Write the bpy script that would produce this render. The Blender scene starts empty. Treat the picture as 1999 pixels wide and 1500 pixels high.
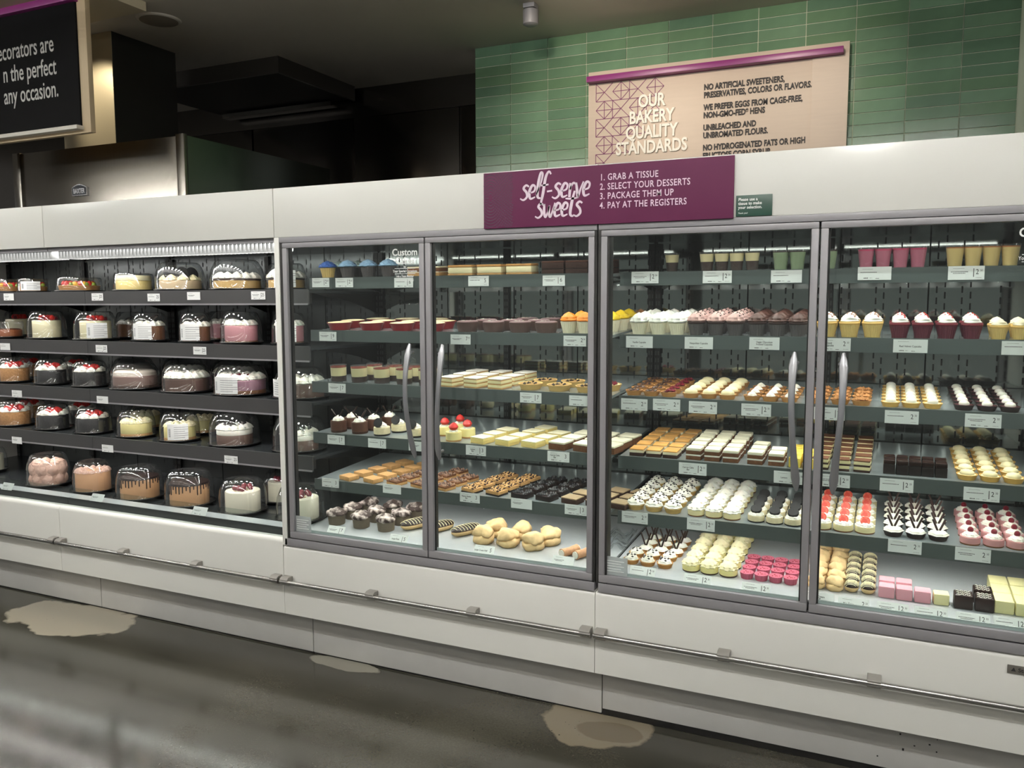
import bpy, bmesh, math, random
from math import sin, cos, pi, tan, radians
from mathutils import Vector, Matrix, noise
random.seed(7)
C = bpy.context.scene.collection
S = bpy.context.scene

# ------------------------------------------------------------------ camera
F = 1617.0; CX, CY = 999.5, 750.0
YAW, PITCH, ROLL = .4286, -.0977, -.0022
CAM = Vector((2.5302, -2.9746, 1.6501))
_w = Vector((-sin(YAW)*cos(PITCH), cos(YAW)*cos(PITCH), sin(PITCH)))
_r0 = Vector((cos(YAW), sin(YAW), 0)); _u0 = _r0.cross(_w)
_r = cos(ROLL)*_r0 + sin(ROLL)*_u0; _u = -sin(ROLL)*_r0 + cos(ROLL)*_u0
cd = bpy.data.cameras.new('camera'); cam = bpy.data.objects.new('camera', cd); C.objects.link(cam)
cd.sensor_width = 36; cd.lens = F/1999*36; cd.clip_start = .05; cd.clip_end = 100
M = Matrix((( _r.x, _u.x, -_w.x, CAM.x), (_r.y, _u.y, -_w.y, CAM.y), (_r.z, _u.z, -_w.z, CAM.z), (0, 0, 0, 1)))
cam.matrix_world = M
S.camera = cam
def ray(px, py): return _w + _r*((px-CX)/F) - _u*((py-CY)/F)
def at(px, py, x=None, y=None, z=None):          # where a line of sight meets a plane of the room
    d = ray(px, py)
    t = (x-CAM.x)/d.x if x is not None else (y-CAM.y)/d.y if y is not None else (z-CAM.z)/d.z
    return CAM + d*t

# ------------------------------------------------------------------ view, world, large lights
S.view_settings.view_transform = 'Standard'; S.view_settings.look = 'None'
S.view_settings.exposure = 0.0; S.view_settings.gamma = 1.0; S.view_settings.use_curve_mapping = False
try:
    S.cycles.transparent_max_bounces = 32; S.cycles.max_bounces = 10
    S.cycles.caustics_reflective = False; S.cycles.caustics_refractive = False
    S.cycles.sample_clamp_indirect = 4.0
except Exception: pass
W = bpy.data.worlds.new('store_ambience'); S.world = W; W.use_nodes = True
W.node_tree.nodes['Background'].inputs[0].default_value = (1.0, .99, .95, 1)
W.node_tree.nodes['Background'].inputs[1].default_value = .22
LED_POWER = 225.0      # case light strips
TUBE_POWER = 40.0      # linear aisle lights
SIGN_SPOT = 92.0      # spotlights over the standards board
AISLE_SPOT = 115.0     # track spotlights over the aisle

# ------------------------------------------------------------------ helpers: materials
def lin(c):
    def f(v):
        v /= 255.0
        return v/12.92 if v <= .04045 else ((v+.055)/1.055)**2.4
    return (f(c[0]), f(c[1]), f(c[2]), 1)
MATS = {}
def mat(name, col, rough=.5, metal=0.0, spec=.5, var=0.0, vscale=40.0, bump=0.0, bscale=80.0, emit=None, sss=0.0, stretch=None, coat=0.0, two=None):
    if name in MATS: return MATS[name]
    m = bpy.data.materials.new(name); m.use_nodes = True; MATS[name] = m
    nt = m.node_tree; b = nt.nodes['Principled BSDF']
    c = lin(col)
    b.inputs['Base Color'].default_value = c; b.inputs['Roughness'].default_value = rough
    b.inputs['Metallic'].default_value = metal; b.inputs['Specular IOR Level'].default_value = spec
    if coat: b.inputs['Coat Weight'].default_value = coat; b.inputs['Coat Roughness'].default_value = .08
    if sss:
        b.inputs['Subsurface Weight'].default_value = sss; b.inputs['Subsurface Radius'].default_value = (.01, .008, .006)
        b.inputs['Subsurface Scale'].default_value = .5
    if emit:
        b.inputs['Emission Color'].default_value = lin(emit[0]); b.inputs['Emission Strength'].default_value = emit[1]
    if var or bump:
        tc = nt.nodes.new('ShaderNodeTexCoord'); mp = nt.nodes.new('ShaderNodeMapping')
        nt.links.new(tc.outputs['Object'], mp.inputs[0])
        if stretch: mp.inputs['Scale'].default_value = stretch
    if var:
        n = nt.nodes.new('ShaderNodeTexNoise'); n.inputs['Scale'].default_value = vscale; n.inputs['Detail'].default_value = 4
        nt.links.new(mp.outputs[0], n.inputs['Vector'])
        mx = nt.nodes.new('ShaderNodeMix'); mx.data_type = 'RGBA'
        mx.inputs[6].default_value = tuple(v*(1-var) for v in c[:3])+(1,)
        mx.inputs[7].default_value = tuple(min(1, v*(1+var)) for v in c[:3])+(1,)
        if two:
            mx.inputs[6].default_value = c; mx.inputs[7].default_value = lin(two[0])
            rp = nt.nodes.new('ShaderNodeMapRange'); rp.inputs['From Min'].default_value = two[1]; rp.inputs['From Max'].default_value = two[2]
            nt.links.new(n.outputs['Fac'], rp.inputs['Value']); nt.links.new(rp.outputs[0], mx.inputs[0])
        else: nt.links.new(n.outputs['Fac'], mx.inputs[0])
        nt.links.new(mx.outputs[2], b.inputs['Base Color'])
    if bump:
        n2 = nt.nodes.new('ShaderNodeTexNoise'); n2.inputs['Scale'].default_value = bscale; n2.inputs['Detail'].default_value = 3
        nt.links.new(mp.outputs[0], n2.inputs['Vector'])
        bp = nt.nodes.new('ShaderNodeBump'); bp.inputs['Strength'].default_value = bump; bp.inputs['Distance'].default_value = .004
        nt.links.new(n2.outputs['Fac'], bp.inputs['Height']); nt.links.new(bp.outputs[0], b.inputs['Normal'])
    return m
def clear(name, tint=(250, 252, 250), refl=.05, edge=.5, rough=.03, haze=0.0):
    """thin clear plastic or glass: see-through with a Fresnel sheen"""
    if name in MATS: return MATS[name]
    m = bpy.data.materials.new(name); m.use_nodes = True; MATS[name] = m
    nt = m.node_tree; nt.nodes.clear()
    out = nt.nodes.new('ShaderNodeOutputMaterial')
    tr = nt.nodes.new('ShaderNodeBsdfTransparent'); tr.inputs[0].default_value = lin(tint)
    gl = nt.nodes.new('ShaderNodeBsdfGlossy'); gl.inputs['Roughness'].default_value = rough
    lw = nt.nodes.new('ShaderNodeLayerWeight'); lw.inputs['Blend'].default_value = .35
    mr = nt.nodes.new('ShaderNodeMapRange'); mr.inputs['To Min'].default_value = refl; mr.inputs['To Max'].default_value = edge
    pw = nt.nodes.new('ShaderNodeMath'); pw.operation = 'POWER'; pw.inputs[1].default_value = 2.0
    nt.links.new(lw.outputs['Facing'], pw.inputs[0]); nt.links.new(pw.outputs[0], mr.inputs['Value'])
    mx = nt.nodes.new('ShaderNodeMixShader')
    nt.links.new(mr.outputs[0], mx.inputs[0]); nt.links.new(tr.outputs[0], mx.inputs[1]); nt.links.new(gl.outputs[0], mx.inputs[2])
    last = mx
    if haze:
        df = nt.nodes.new('ShaderNodeBsdfDiffuse'); df.inputs[0].default_value = (.8, .82, .82, 1)
        m2 = nt.nodes.new('ShaderNodeMixShader'); m2.inputs[0].default_value = haze
        nt.links.new(mx.outputs[0], m2.inputs[1]); nt.links.new(df.outputs[0], m2.inputs[2]); last = m2
    nt.links.new(last.outputs[0], out.inputs[0])
    return m

WHITE = mat('white_enamel', (224, 223, 217), .22, spec=.5)
WHITE2 = mat('white_post', (238, 237, 231), .35)
KICK = mat('grey_kick_steel', (184, 183, 180), .45, .0, var=.12, vscale=6)
FRAME = mat('grey_anodised_frame', (146, 144, 148), .42, .2)
FRAMED = mat('black_gasket', (14, 14, 15), .6)
HANDLE = mat('satin_handle', (152, 153, 157), .3, .6)
CHROME = mat('chrome_rail', (170, 168, 165), .18, .95)
BRKT = mat('rail_bracket_grey', (150, 147, 142), .45, .3)
RAIL = mat('price_rail_grey', (120, 120, 121), .35, .1)
RAILD = mat('price_rail_dark', (62, 62, 64), .4, .1)
SHELF = mat('smoked_glass_shelf', (160, 169, 172), .12, .3)
SHELFD = mat('dark_shelf', (56, 60, 63), .25, .3)
STEEL = mat('brushed_steel_deck', (206, 210, 214), .2, .3, var=.12, vscale=30, stretch=(1, 14, 14))
MIRROR = mat('polished_back_panel', (148, 153, 151), .05, .85)
DARKBACK = mat('dark_back_panel', (92, 96, 97), .2, .6)
BLACK = mat('black_plastic', (12, 12, 13), .35)
BRACK = mat('shelf_bracket_black', (24, 25, 26), .4, .2)
LEDM = mat('led_emitter', (255, 255, 255), .5, emit=((255, 250, 243), LED_POWER))
LEDC = mat('canopy_led_emitter', (255, 255, 255), .5, emit=((255, 250, 243), LED_POWER*.45))
LEDU = mat('cake_led_emitter', (255, 255, 255), .5, emit=((255, 250, 243), LED_POWER*.68))
LEDT = mat('canopy_tube_emitter', (255, 255, 255), .5, emit=((255, 250, 243), LED_POWER*.10))
DIFFUSER = mat('canopy_diffuser', (255, 255, 255), .5, emit=((255, 252, 248), 3.2))
DOORGLASS = clear('door_glass', (250, 254, 252), refl=.035, edge=.6, rough=.0)
CLEARP = clear('clear_plastic', (247, 249, 249), refl=.10, edge=.85, rough=.03, haze=.012)
CLEARL = clear('clear_acrylic', (244, 248, 247), refl=.05, edge=.5, rough=.05)
CUPM = clear('clear_cup', (248, 249, 249), refl=.06, edge=.45, rough=.05, haze=.03)
FROST = clear('frosted_sticker', (205, 214, 214), refl=.03, edge=.2, rough=.3, haze=.35)
PAPER = mat('tag_paper', (236, 237, 236), .6)
INK = mat('ink_black', (26, 26, 28), .7)
INKW = mat('white_vinyl', (235, 236, 234), .6)

# ------------------------------------------------------------------ helpers: meshes
class MB:
    def __init__(s): s.v = []; s.f = []
    def box(s, x0, x1, y0, y1, z0, z1):
        b = len(s.v); s.v += [(x0, y0, z0), (x1, y0, z0), (x1, y1, z0), (x0, y1, z0), (x0, y0, z1), (x1, y0, z1), (x1, y1, z1), (x0, y1, z1)]
        s.f += [tuple(b+i for i in q) for q in ((0, 3, 2, 1), (4, 5, 6, 7), (0, 1, 5, 4), (1, 2, 6, 5), (2, 3, 7, 6), (3, 0, 4, 7))]; return s
    def quad(s, *p):
        b = len(s.v); s.v += [tuple(q) for q in p]; s.f.append(tuple(range(b, b+len(p)))); return s
    def prism(s, pts, x0, x1, axis='x'):           # pts in the plane across axis
        b = len(s.v); n = len(pts)
        for e in (x0, x1):
            for p in pts: s.v.append((e, p[0], p[1]) if axis == 'x' else (p[0], e, p[1]) if axis == 'y' else (p[0], p[1], e))
        s.f.append(tuple(b+i for i in range(n))); s.f.append(tuple(b+n+i for i in reversed(range(n))))
        for i in range(n): s.f.append((b+i, b+n+i, b+n+(i+1) % n, b+(i+1) % n))
        return s
    def tube(s, pts, rad, n=8, flat=None, closed=True):
        b = len(s.v); P = [Vector(p) for p in pts]; K = len(P)
        for i, p in enumerate(P):
            t = (P[min(i+1, K-1)]-P[max(i-1, 0)]).normalized()
            a = Vector((1, 0, 0)) if abs(t.x) < .9 else Vector((0, 1, 0))
            u = (a-t*a.dot(t)).normalized(); w = t.cross(u)
            r = rad[i] if isinstance(rad, (list, tuple)) else rad
            r1, r2 = r if isinstance(r, tuple) else (r, r)
            for k in range(n):
                q = p+u*(r1*cos(2*pi*k/n))+w*(r2*sin(2*pi*k/n)); s.v.append(tuple(q))
        for i in range(K-1):
            for k in range(n):
                s.f.append((b+i*n+k, b+i*n+(k+1) % n, b+(i+1)*n+(k+1) % n, b+(i+1)*n+k))
        s.f.append(tuple(b+k for k in reversed(range(n)))); s.f.append(tuple(b+(K-1)*n+k for k in range(n)))
        return s
    def lathe(s, prof, n=20, mod=None, ox=0, oy=0, oz=0):
        b = len(s.v); rings = []
        for (r, z) in prof:
            if r < 1e-6: rings.append([len(s.v)]); s.v.append((ox, oy, oz+z)); continue
            ring = []
            for k in range(n):
                th = 2*pi*k/n; rr = r*(mod(th, r, z) if mod else 1)
                ring.append(len(s.v)); s.v.append((ox+rr*cos(th), oy+rr*sin(th), oz+z))
            rings.append(ring)
        for a, c in zip(rings, rings[1:]):
            for k in range(n):
                k2 = (k+1) % n
                if len(a) == 1 and len(c) == 1: continue
                if len(a) == 1: s.f.append((a[0], c[k2], c[k]))
                elif len(c) == 1: s.f.append((a[k], a[k2], c[0]))
                else: s.f.append((a[k], a[k2], c[k2], c[k]))
        if len(rings[0]) > 1: s.f.append(tuple(reversed(rings[0])))
        if len(rings[-1]) > 1: s.f.append(tuple(rings[-1]))
        return s
    def chunk(s, x, y, z, r, rnd, squash=.8):        # an irregular lump of 8 faces
        b = len(s.v); a = rnd.random()*6.3
        pts = [(0, 0, 1), (0, 0, -1)]+[(cos(a+k*pi/2), sin(a+k*pi/2), 0) for k in range(4)]
        for p in pts:
            q = r*(.7+.6*rnd.random()); s.v.append((x+p[0]*q, y+p[1]*q, z+p[2]*q*squash))
        for k in range(4):
            i, j = b+2+k, b+2+(k+1) % 4
            s.f.append((b, i, j)); s.f.append((b+1, j, i))
        return s
    def rough(s, amp, freq, seed=0.0, flat=True):      # lumpy hand-made surface
        for i, v in enumerate(s.v):
            d = noise.noise_vector(Vector(v)*freq+Vector((seed, seed, seed)))
            k = 0 if (flat and v[2] < .0015) else 1
            s.v[i] = (v[0]+d.x*amp, v[1]+d.y*amp, v[2]+d.z*amp*k)
        return s
    def ball(s, x, y, z, r, sq=1.0, n=10, m=6):
        prof = [(0, -r*sq)]+[(r*sin(pi*i/m), -r*sq*cos(pi*i/m)) for i in range(1, m)]+[(0, r*sq)]
        return s.lathe(prof, n, None, x, y, z)
    def mesh(s, name, m, smooth=35, bevel=0):
        me = bpy.data.meshes.new(name); me.from_pydata(s.v, [], s.f); me.update()
        if bevel:
            bm = bmesh.new(); bm.from_mesh(me)
            bmesh.ops.remove_doubles(bm, verts=bm.verts, dist=1e-6)
            ed = [e for e in bm.edges if len(e.link_faces) == 2 and e.calc_face_angle(0) > .6]
            bmesh.ops.bevel(bm, geom=ed, offset=bevel, segments=2, profile=.6, affect='EDGES', clamp_overlap=True)
            bm.to_mesh(me); bm.free()
        if m: me.materials.append(m)
        if smooth:
            me.polygons.foreach_set('use_smooth', [True]*len(me.polygons))
            try: me.set_sharp_from_angle(angle=radians(smooth))
            except Exception: pass
        return me
    def build(s, name, m, parent=None, smooth=35, bevel=0, label=None):
        return link(name, s.mesh(name, m, smooth, bevel), parent, label)
def link(name, me, parent=None, label=None):
    o = bpy.data.objects.new(name, me); C.objects.link(o)
    if parent is not None: o.parent = parent
    if label: o['label'] = label
    return o
def tag(o, label=None, cat=None, group=None, kind=None):
    if label: o['label'] = label
    if cat: o['category'] = cat
    if group: o['group'] = group
    if kind: o['kind'] = kind
    return o
def empty(name, loc=(0, 0, 0), label=None, cat=None, group=None, kind=None):
    o = bpy.data.objects.new(name, None); C.objects.link(o); o.location = loc; o.empty_display_size = .05
    return tag(o, label, cat, group, kind)
def text_mesh(name, body, size, m, bold=0.0, sx=1.0, align='LEFT', extrude=.0006, spacing=1.0, line=1.0, shear=0.0, res=3):
    cu = bpy.data.curves.new(name, 'FONT'); cu.body = body; cu.size = size; cu.align_x = align
    cu.offset = bold; cu.extrude = extrude; cu.space_character = spacing; cu.space_line = line; cu.shear = shear; cu.resolution_u = res
    o = bpy.data.objects.new(name, cu); C.objects.link(o)
    dg = bpy.context.evaluated_depsgraph_get(); me = bpy.data.meshes.new_from_object(o.evaluated_get(dg), depsgraph=dg)
    bpy.data.objects.remove(o); bpy.data.curves.remove(cu)
    # text lies in XY; stand it up so that it reads from -Y
    me.transform(Matrix(((sx, 0, 0, 0), (0, 0, -1, 0), (0, 1, 0, 0), (0, 0, 0, 1))))
    me.materials.clear(); me.materials.append(m); me.name = name
    return me
TXT = {}
def put_text(name, body, x, y, z, size, m, parent, **k):
    key = (body, size, m.name, tuple(sorted(k.items())))
    if key not in TXT: TXT[key] = text_mesh(name, body, size, m, **k)
    o = link(name, TXT[key], parent); o.location = (x, y, z)
    return o
def light(name, kind, loc, power, color=(1, .86, .68), target=None, size=.05, angle=50, blend=.6, parent=None):
    d = bpy.data.lights.new(name, kind); d.energy = power; d.color = color
    if kind == 'SPOT': d.spot_size = radians(angle); d.spot_blend = blend; d.shadow_soft_size = size
    o = bpy.data.objects.new(name, d); C.objects.link(o); o.location = loc
    if target is not None: o.rotation_euler = (Vector(target)-Vector(loc)).to_track_quat('-Z', 'Y').to_euler()
    if parent is not None: o.parent = parent; o.matrix_parent_inverse = parent.matrix_world.inverted()
    return o
L = 1.524                                   # length of one display case
CEIL = 3.63

# ================================================================== the setting
# polished concrete floor with worn pale patches
def floor_material():
    m = bpy.data.materials.new('polished_concrete'); m.use_nodes = True
    nt = m.node_tree; b = nt.nodes['Principled BSDF']; N = nt.nodes.new; K = nt.links.new
    tc = N('ShaderNodeTexCoord')
    n1 = N('ShaderNodeTexNoise'); n1.inputs['Scale'].default_value = 1.3; n1.inputs['Detail'].default_value = 6; K(tc.outputs['Object'], n1.inputs['Vector'])
    r1 = N('ShaderNodeValToRGB'); r1.color_ramp.elements[0].position = .36; r1.color_ramp.elements[1].position = .68
    r1.color_ramp.elements[0].color = lin((46, 45, 39)); r1.color_ramp.elements[1].color = lin((68, 66, 58)); K(n1.outputs['Fac'], r1.inputs[0])
    n2 = N('ShaderNodeTexNoise'); n2.inputs['Scale'].default_value = 110; n2.inputs['Detail'].default_value = 5; n2.inputs['Roughness'].default_value = .75; K(tc.outputs['Object'], n2.inputs['Vector'])
    g = N('ShaderNodeMix'); g.data_type = 'RGBA'; g.blend_type = 'MULTIPLY'; g.inputs[0].default_value = .5
    K(r1.outputs[0], g.inputs[6]); K(n2.outputs['Color'], g.inputs[7])
    gg = N('ShaderNodeMix'); gg.data_type = 'RGBA'; gg.blend_type = 'OVERLAY'; gg.inputs[0].default_value = .75
    K(r1.outputs[0], gg.inputs[6]); K(n2.outputs['Fac'], gg.inputs[7])
    cur = gg.outputs[2]
    nz = N('ShaderNodeTexNoise'); nz.inputs['Scale'].default_value = 3.2; nz.inputs['Detail'].default_value = 5; K(tc.outputs['Object'], nz.inputs['Vector'])
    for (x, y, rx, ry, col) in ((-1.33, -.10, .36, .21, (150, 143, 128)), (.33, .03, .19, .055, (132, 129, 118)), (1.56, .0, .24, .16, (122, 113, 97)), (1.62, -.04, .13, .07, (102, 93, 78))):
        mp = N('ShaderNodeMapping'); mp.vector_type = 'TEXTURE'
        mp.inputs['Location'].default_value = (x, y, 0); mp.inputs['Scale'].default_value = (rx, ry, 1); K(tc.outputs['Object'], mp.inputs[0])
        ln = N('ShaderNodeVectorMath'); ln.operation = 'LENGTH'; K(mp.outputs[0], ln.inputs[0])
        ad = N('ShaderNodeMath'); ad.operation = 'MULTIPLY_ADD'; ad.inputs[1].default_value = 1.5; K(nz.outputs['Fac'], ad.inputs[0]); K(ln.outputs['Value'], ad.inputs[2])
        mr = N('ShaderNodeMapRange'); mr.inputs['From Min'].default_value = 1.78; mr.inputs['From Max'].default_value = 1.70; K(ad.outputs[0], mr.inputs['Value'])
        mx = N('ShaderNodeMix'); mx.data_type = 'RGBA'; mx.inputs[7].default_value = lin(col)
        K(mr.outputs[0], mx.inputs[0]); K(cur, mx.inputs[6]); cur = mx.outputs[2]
    vo = N('ShaderNodeTexVoronoi'); vo.inputs['Scale'].default_value = 42; K(tc.outputs['Object'], vo.inputs['Vector'])
    n3 = N('ShaderNodeTexNoise'); n3.inputs['Scale'].default_value = 2.4; K(tc.outputs['Object'], n3.inputs['Vector'])
    thr = N('ShaderNodeMapRange'); thr.inputs['From Min'].default_value = .5; thr.inputs['From Max'].default_value = .75; thr.inputs['To Min'].default_value = .0; thr.inputs['To Max'].default_value = .2; K(n3.outputs['Fac'], thr.inputs['Value'])
    lt = N('ShaderNodeMath'); lt.operation = 'LESS_THAN'; K(vo.outputs['Distance'], lt.inputs[0]); K(thr.outputs[0], lt.inputs[1])
    mx = N('ShaderNodeMix'); mx.data_type = 'RGBA'; mx.inputs[7].default_value = lin((34, 33, 30)); K(lt.outputs[0], mx.inputs[0]); K(cur, mx.inputs[6])
    K(mx.outputs[2], b.inputs['Base Color'])
    rr = N('ShaderNodeMapRange'); rr.inputs['To Min'].default_value = .11; rr.inputs['To Max'].default_value = .16; K(n1.outputs['Fac'], rr.inputs['Value']); K(rr.outputs[0], b.inputs['Roughness'])
    b.inputs['Specular IOR Level'].default_value = .6
    return m
tag(MB().box(-9, 9, -9, 6, -.1, 0).build('floor', floor_material()), 'polished grey brown concrete floor with worn pale patches', kind='structure')

CEILM = mat('painted_ceiling', (214, 206, 194), .7, var=.08, vscale=2)
cl = tag(MB().box(-9, 9, -9, 6, CEIL, CEIL+.12).build('ceiling', CEILM), 'plain painted kitchen ceiling', kind='structure')

# green stacked tile wall: one object per tile
TY = 3.0; TW, TH = .307, .0757
GROUT = mat('pale_grout', (205, 212, 190), .8)
wx0, wx1 = -.512, 3.9
wall = tag(MB().box(wx0, wx1, TY+.008, TY+.2, 0, CEIL).build('wall_back', GROUT), 'green stacked tile wall behind the cases', kind='structure')
TILES = [mat('green_tile_%d' % i, c, .12, var=.18, vscale=7, coat=.3) for i, c in enumerate([(108, 140, 112), (101, 132, 107), (116, 148, 120), (106, 137, 106)])]
tmesh = [MB().box(.0028, TW-.0028, 0, .01, .0028, TH-.0028).mesh('tile', m, 0, .0012) for m in TILES]
tr = random.Random(3); z = CEIL-TH
row = 0
while z > 2.42:
    x = wx0
    while x < 3.1:
        if not (.52 < x < 1.90 and z+TH < 3.27):          # covered by the standards board
            o = link('tile', tmesh[tr.randrange(4)], wall); o.location = (x, TY-.002+tr.uniform(-.0006, .0006), z)
        x += TW
    z -= TH
# short return of the tiled wall at the right edge
wr = tag(MB().box(3.345, 3.9, 2.55, TY-.004, 0, CEIL).build('wall_right', GROUT), 'short green tiled return wall at the right edge', kind='structure')
z = CEIL-TH
while z > 2.42:
    y = 2.55
    for q in range(1):
        o = link('tile', tmesh[tr.randrange(4)], wr); o.location = (3.345+.0, 2.538, z)
    o = link('tile', tmesh[tr.randrange(4)], wr); o.location = (3.335, 2.55+TW+.003, z); o.rotation_euler = (0, 0, -pi/2)
    z -= TH
# end cap of the tiled wall and dark steel clad wall to its left
STEELW = mat('dark_brushed_steel', (96, 92, 88), .22, 1.0, var=.15, vscale=3, bump=.25, bscale=1.6)
sw = tag(MB().box(-9, wx0, 3.62, 3.75, 0, CEIL).build('wall_left', STEELW), 'dark wall clad in stainless steel panels', kind='structure')
for a, b in ((-5.0, -3.3), (-3.28, -2.1), (-2.08, -.98), (-.96, -.53)):
    MB().box(a, b, 3.6, 3.62, .2, 3.36).build('steel_panel', STEELW, sw, bevel=.004)
MB().box(-5.0, -.53, 3.59, 3.60, 3.36, 3.40).build('trim_strip', STEELW, sw)

# steel column, hood, ovens
COLS = mat('cream_lit_steel', (190, 178, 150), .35, .5)  # column front's light put into its colour; side gets a darker steel
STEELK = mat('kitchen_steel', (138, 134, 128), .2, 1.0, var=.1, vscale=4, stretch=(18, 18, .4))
col = empty('steel_column', (-2.72, 1.5, 0), 'square stainless steel duct column behind the black sign', 'column')
MB().box(-.55, 0, 0, .004, 2.764, CEIL-.002).build('front_panel', COLS, col)
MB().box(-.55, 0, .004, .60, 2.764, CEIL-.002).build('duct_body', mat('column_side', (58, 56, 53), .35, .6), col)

ov = empty('bakery_oven', (-1.735, 1.2, 0), 'stainless steel bakery oven with dark arched badge', 'oven')
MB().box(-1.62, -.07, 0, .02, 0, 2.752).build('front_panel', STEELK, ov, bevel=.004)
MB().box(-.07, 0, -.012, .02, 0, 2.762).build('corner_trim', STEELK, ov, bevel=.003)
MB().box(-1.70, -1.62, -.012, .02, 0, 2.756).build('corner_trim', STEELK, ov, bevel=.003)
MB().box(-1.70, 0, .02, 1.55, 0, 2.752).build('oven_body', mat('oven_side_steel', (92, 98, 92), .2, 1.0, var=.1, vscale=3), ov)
bd = at(155, 372, y=1.19)
bx, bz = bd.x+1.735, bd.z
arch = [(-.075, -.035), (.075, -.035), (.075, .022)]+[(.075-.15*t/8, .022+.022*sin(pi*t/8)) for t in range(1, 8)]+[(-.075, .022)]
bg = MB().prism([(bx+p[0], bz+p[1]) for p in arch], -.012, -.002, 'y').build('badge', mat('badge_silver', (190, 190, 192), .25, .9), ov)
MB().prism([(bx+p[0]*.93, bz+p[1]*.86) for p in arch], -.014, -.0115, 'y').build('badge_face', mat('badge_navy', (22, 25, 34), .3), bg)
me = text_mesh('badge_lettering', 'BAXTER', .048, mat('badge_letter', (215, 216, 220), .3, .5), bold=.0006, sx=.66, align='CENTER')
me.transform(Matrix.Translation((bx, -.0145, bz-.02))); link('badge_lettering', me, bg)
o2 = empty('proofing_cabinet', (-.62, 2.3, 0), 'low dark steel cabinet top beside the tiled wall', 'cabinet')
MB().box(-.86, 0, 0, .62, 0, 2.50).build('cabinet_body', mat('cabinet_steel', (84, 80, 76), .22, 1.0), o2, bevel=.006)
MB().box(-.87, .005, -.01, .63, 2.50, 2.512).build('cabinet_top', STEELK, o2, bevel=.003)
hd = empty('extractor_hood', (-2.03, 2.5, 0), 'dark steel extractor hood under the ceiling', 'hood')
HOODM = mat('hood_steel', (70, 66, 62), .35, .6)
MB().box(-1.6, 0, 0, .02, 3.50, CEIL).build('front_panel', HOODM, hd)
MB().box(-.02, 0, .02, 1.05, 3.50, CEIL).build('side_panel', HOODM, hd)
MB().box(-1.6, -.02, .02, 1.05, 3.52, 3.54).build('hood_underside', mat('hood_dark', (30, 29, 28), .6), hd)
MB().box(-1.5, -.2, .95, 1.05, 3.46, 3.50).build('light_channel', STEELK, hd)
# ceiling fittings
p = at(310, 38, z=CEIL)
sp = empty('ceiling_speaker', (p.x, p.y, CEIL), 'round flush ceiling speaker grille', 'speaker')
MB().lathe([(.13, -.012), (.145, -.006), (.15, 0)], 32).build('trim_ring', CEILM, sp)
MB().lathe([(.0, -.017), (.10, -.016), (.128, -.012)], 32).build('speaker_grille', mat('speaker_grille', (140, 130, 116), .7, bump=.3, bscale=400), sp)
p = at(1036, 8, z=CEIL)
tl = empty('track_spotlight', (p.x, p.y, CEIL), 'grey ceiling spotlight aimed at the standards board', 'spotlight')
MB().box(-.04, .04, -.04, .04, -.03, 0).build('mount_plate', FRAME, tl, bevel=.004)
MB().lathe([(.035, -.14), (.052, -.13), (.052, -.04), (.03, -.03)], 20).build('lamp_head', FRAME, tl)
light('spot_beam', 'SPOT', (p.x+.3, 1.2, 3.5), SIGN_SPOT, (1, .88, .72), (.62, 3.0, 2.9), .04, 66, 1)
light('spot_beam', 'SPOT', (1.95, 1.2, 3.5), SIGN_SPOT*.8, (1, .88, .72), (1.75, 3.0, 2.95), .04, 60, 1)
light('downlight_beam', 'SPOT', (-3.05, 1.0, 3.5), 40, (1, .88, .68), (-2.85, 1.5, 3.1), .03, 60, .8)
cb = MB().box(-3.1, -2.02, .55, 1.19, CEIL-.06, CEIL-.001).build('ceiling_light_panel', mat('cream_panel', (205, 192, 164), .6))
tag(cb, 'cream painted bulkhead panel on the ceiling beside the black sign', 'panel')

# ================================================================== signs
PURP = mat('plum_purple', (86, 34, 66), .6, spec=.2); PURPD = mat('dark_plum', (54, 24, 50), .5)
PURPB = mat('magenta_bar', (140, 48, 120), .35)
# standards board
bo = empty('standards_board', (.452, 2.93, 2.3), 'pale wooden bakery standards board on the green tiles', 'sign')
BOARD = mat('pale_birch', (206, 188, 172), .5, var=.06, vscale=6, stretch=(1, 1, 9))
MB().box(0, 1.768, 0, .045, 0, 1.02).build('board', BOARD, bo, bevel=.002)
MB().box(1.545, 1.768, -.008, 0, 0, .945).build('side_strip', BOARD, bo)
MB().box(.008, 1.735, -.07, -.0005, .935, .975).build('top_bar', PURPB, bo, bevel=.002)
for i, (s, zz) in enumerate((('OUR', .735), ('BAKERY', .625), ('QUALITY', .52), ('STANDARDS', .415))):
    put_text('raised_lettering', s, .475, -.0065, zz, .122, mat('letter_white', (240, 236, 226), .5), bo, bold=.0034, sx=.74, align='CENTER', extrude=.006)
for s, zz in (('NO ARTIFICIAL SWEETENERS,', .808), ('PRESERVATIVES, COLORS OR FLAVORS.', .755), ('WE PREFER EGGS FROM CAGE-FREE,', .672), ('NON-GMO-FED* HENS', .619),
              ('UNBLEACHED AND', .536), ('UNBROMATED FLOURS.', .483), ('NO HYDROGENATED FATS OR HIGH', .40), ('FRUCTOSE CORN SYRUP', .345)):
    put_text('body_lettering', s, .842, -.0035, zz, .0545, mat('letter_charcoal', (42, 38, 40), .6), bo, bold=.0017, sx=.735, extrude=.003)
lat = MB()
def seg(mb, a, b, w, y):
    d = Vector((b[0]-a[0], b[1]-a[1])); n = Vector((-d.y, d.x)).normalized()*w/2
    mb.prism([(a[0]-n.x, a[1]-n.y), (b[0]-n.x, b[1]-n.y), (b[0]+n.x, b[1]+n.y), (a[0]+n.x, a[1]+n.y)], y-.002, y, 'y')
g = .125
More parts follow.
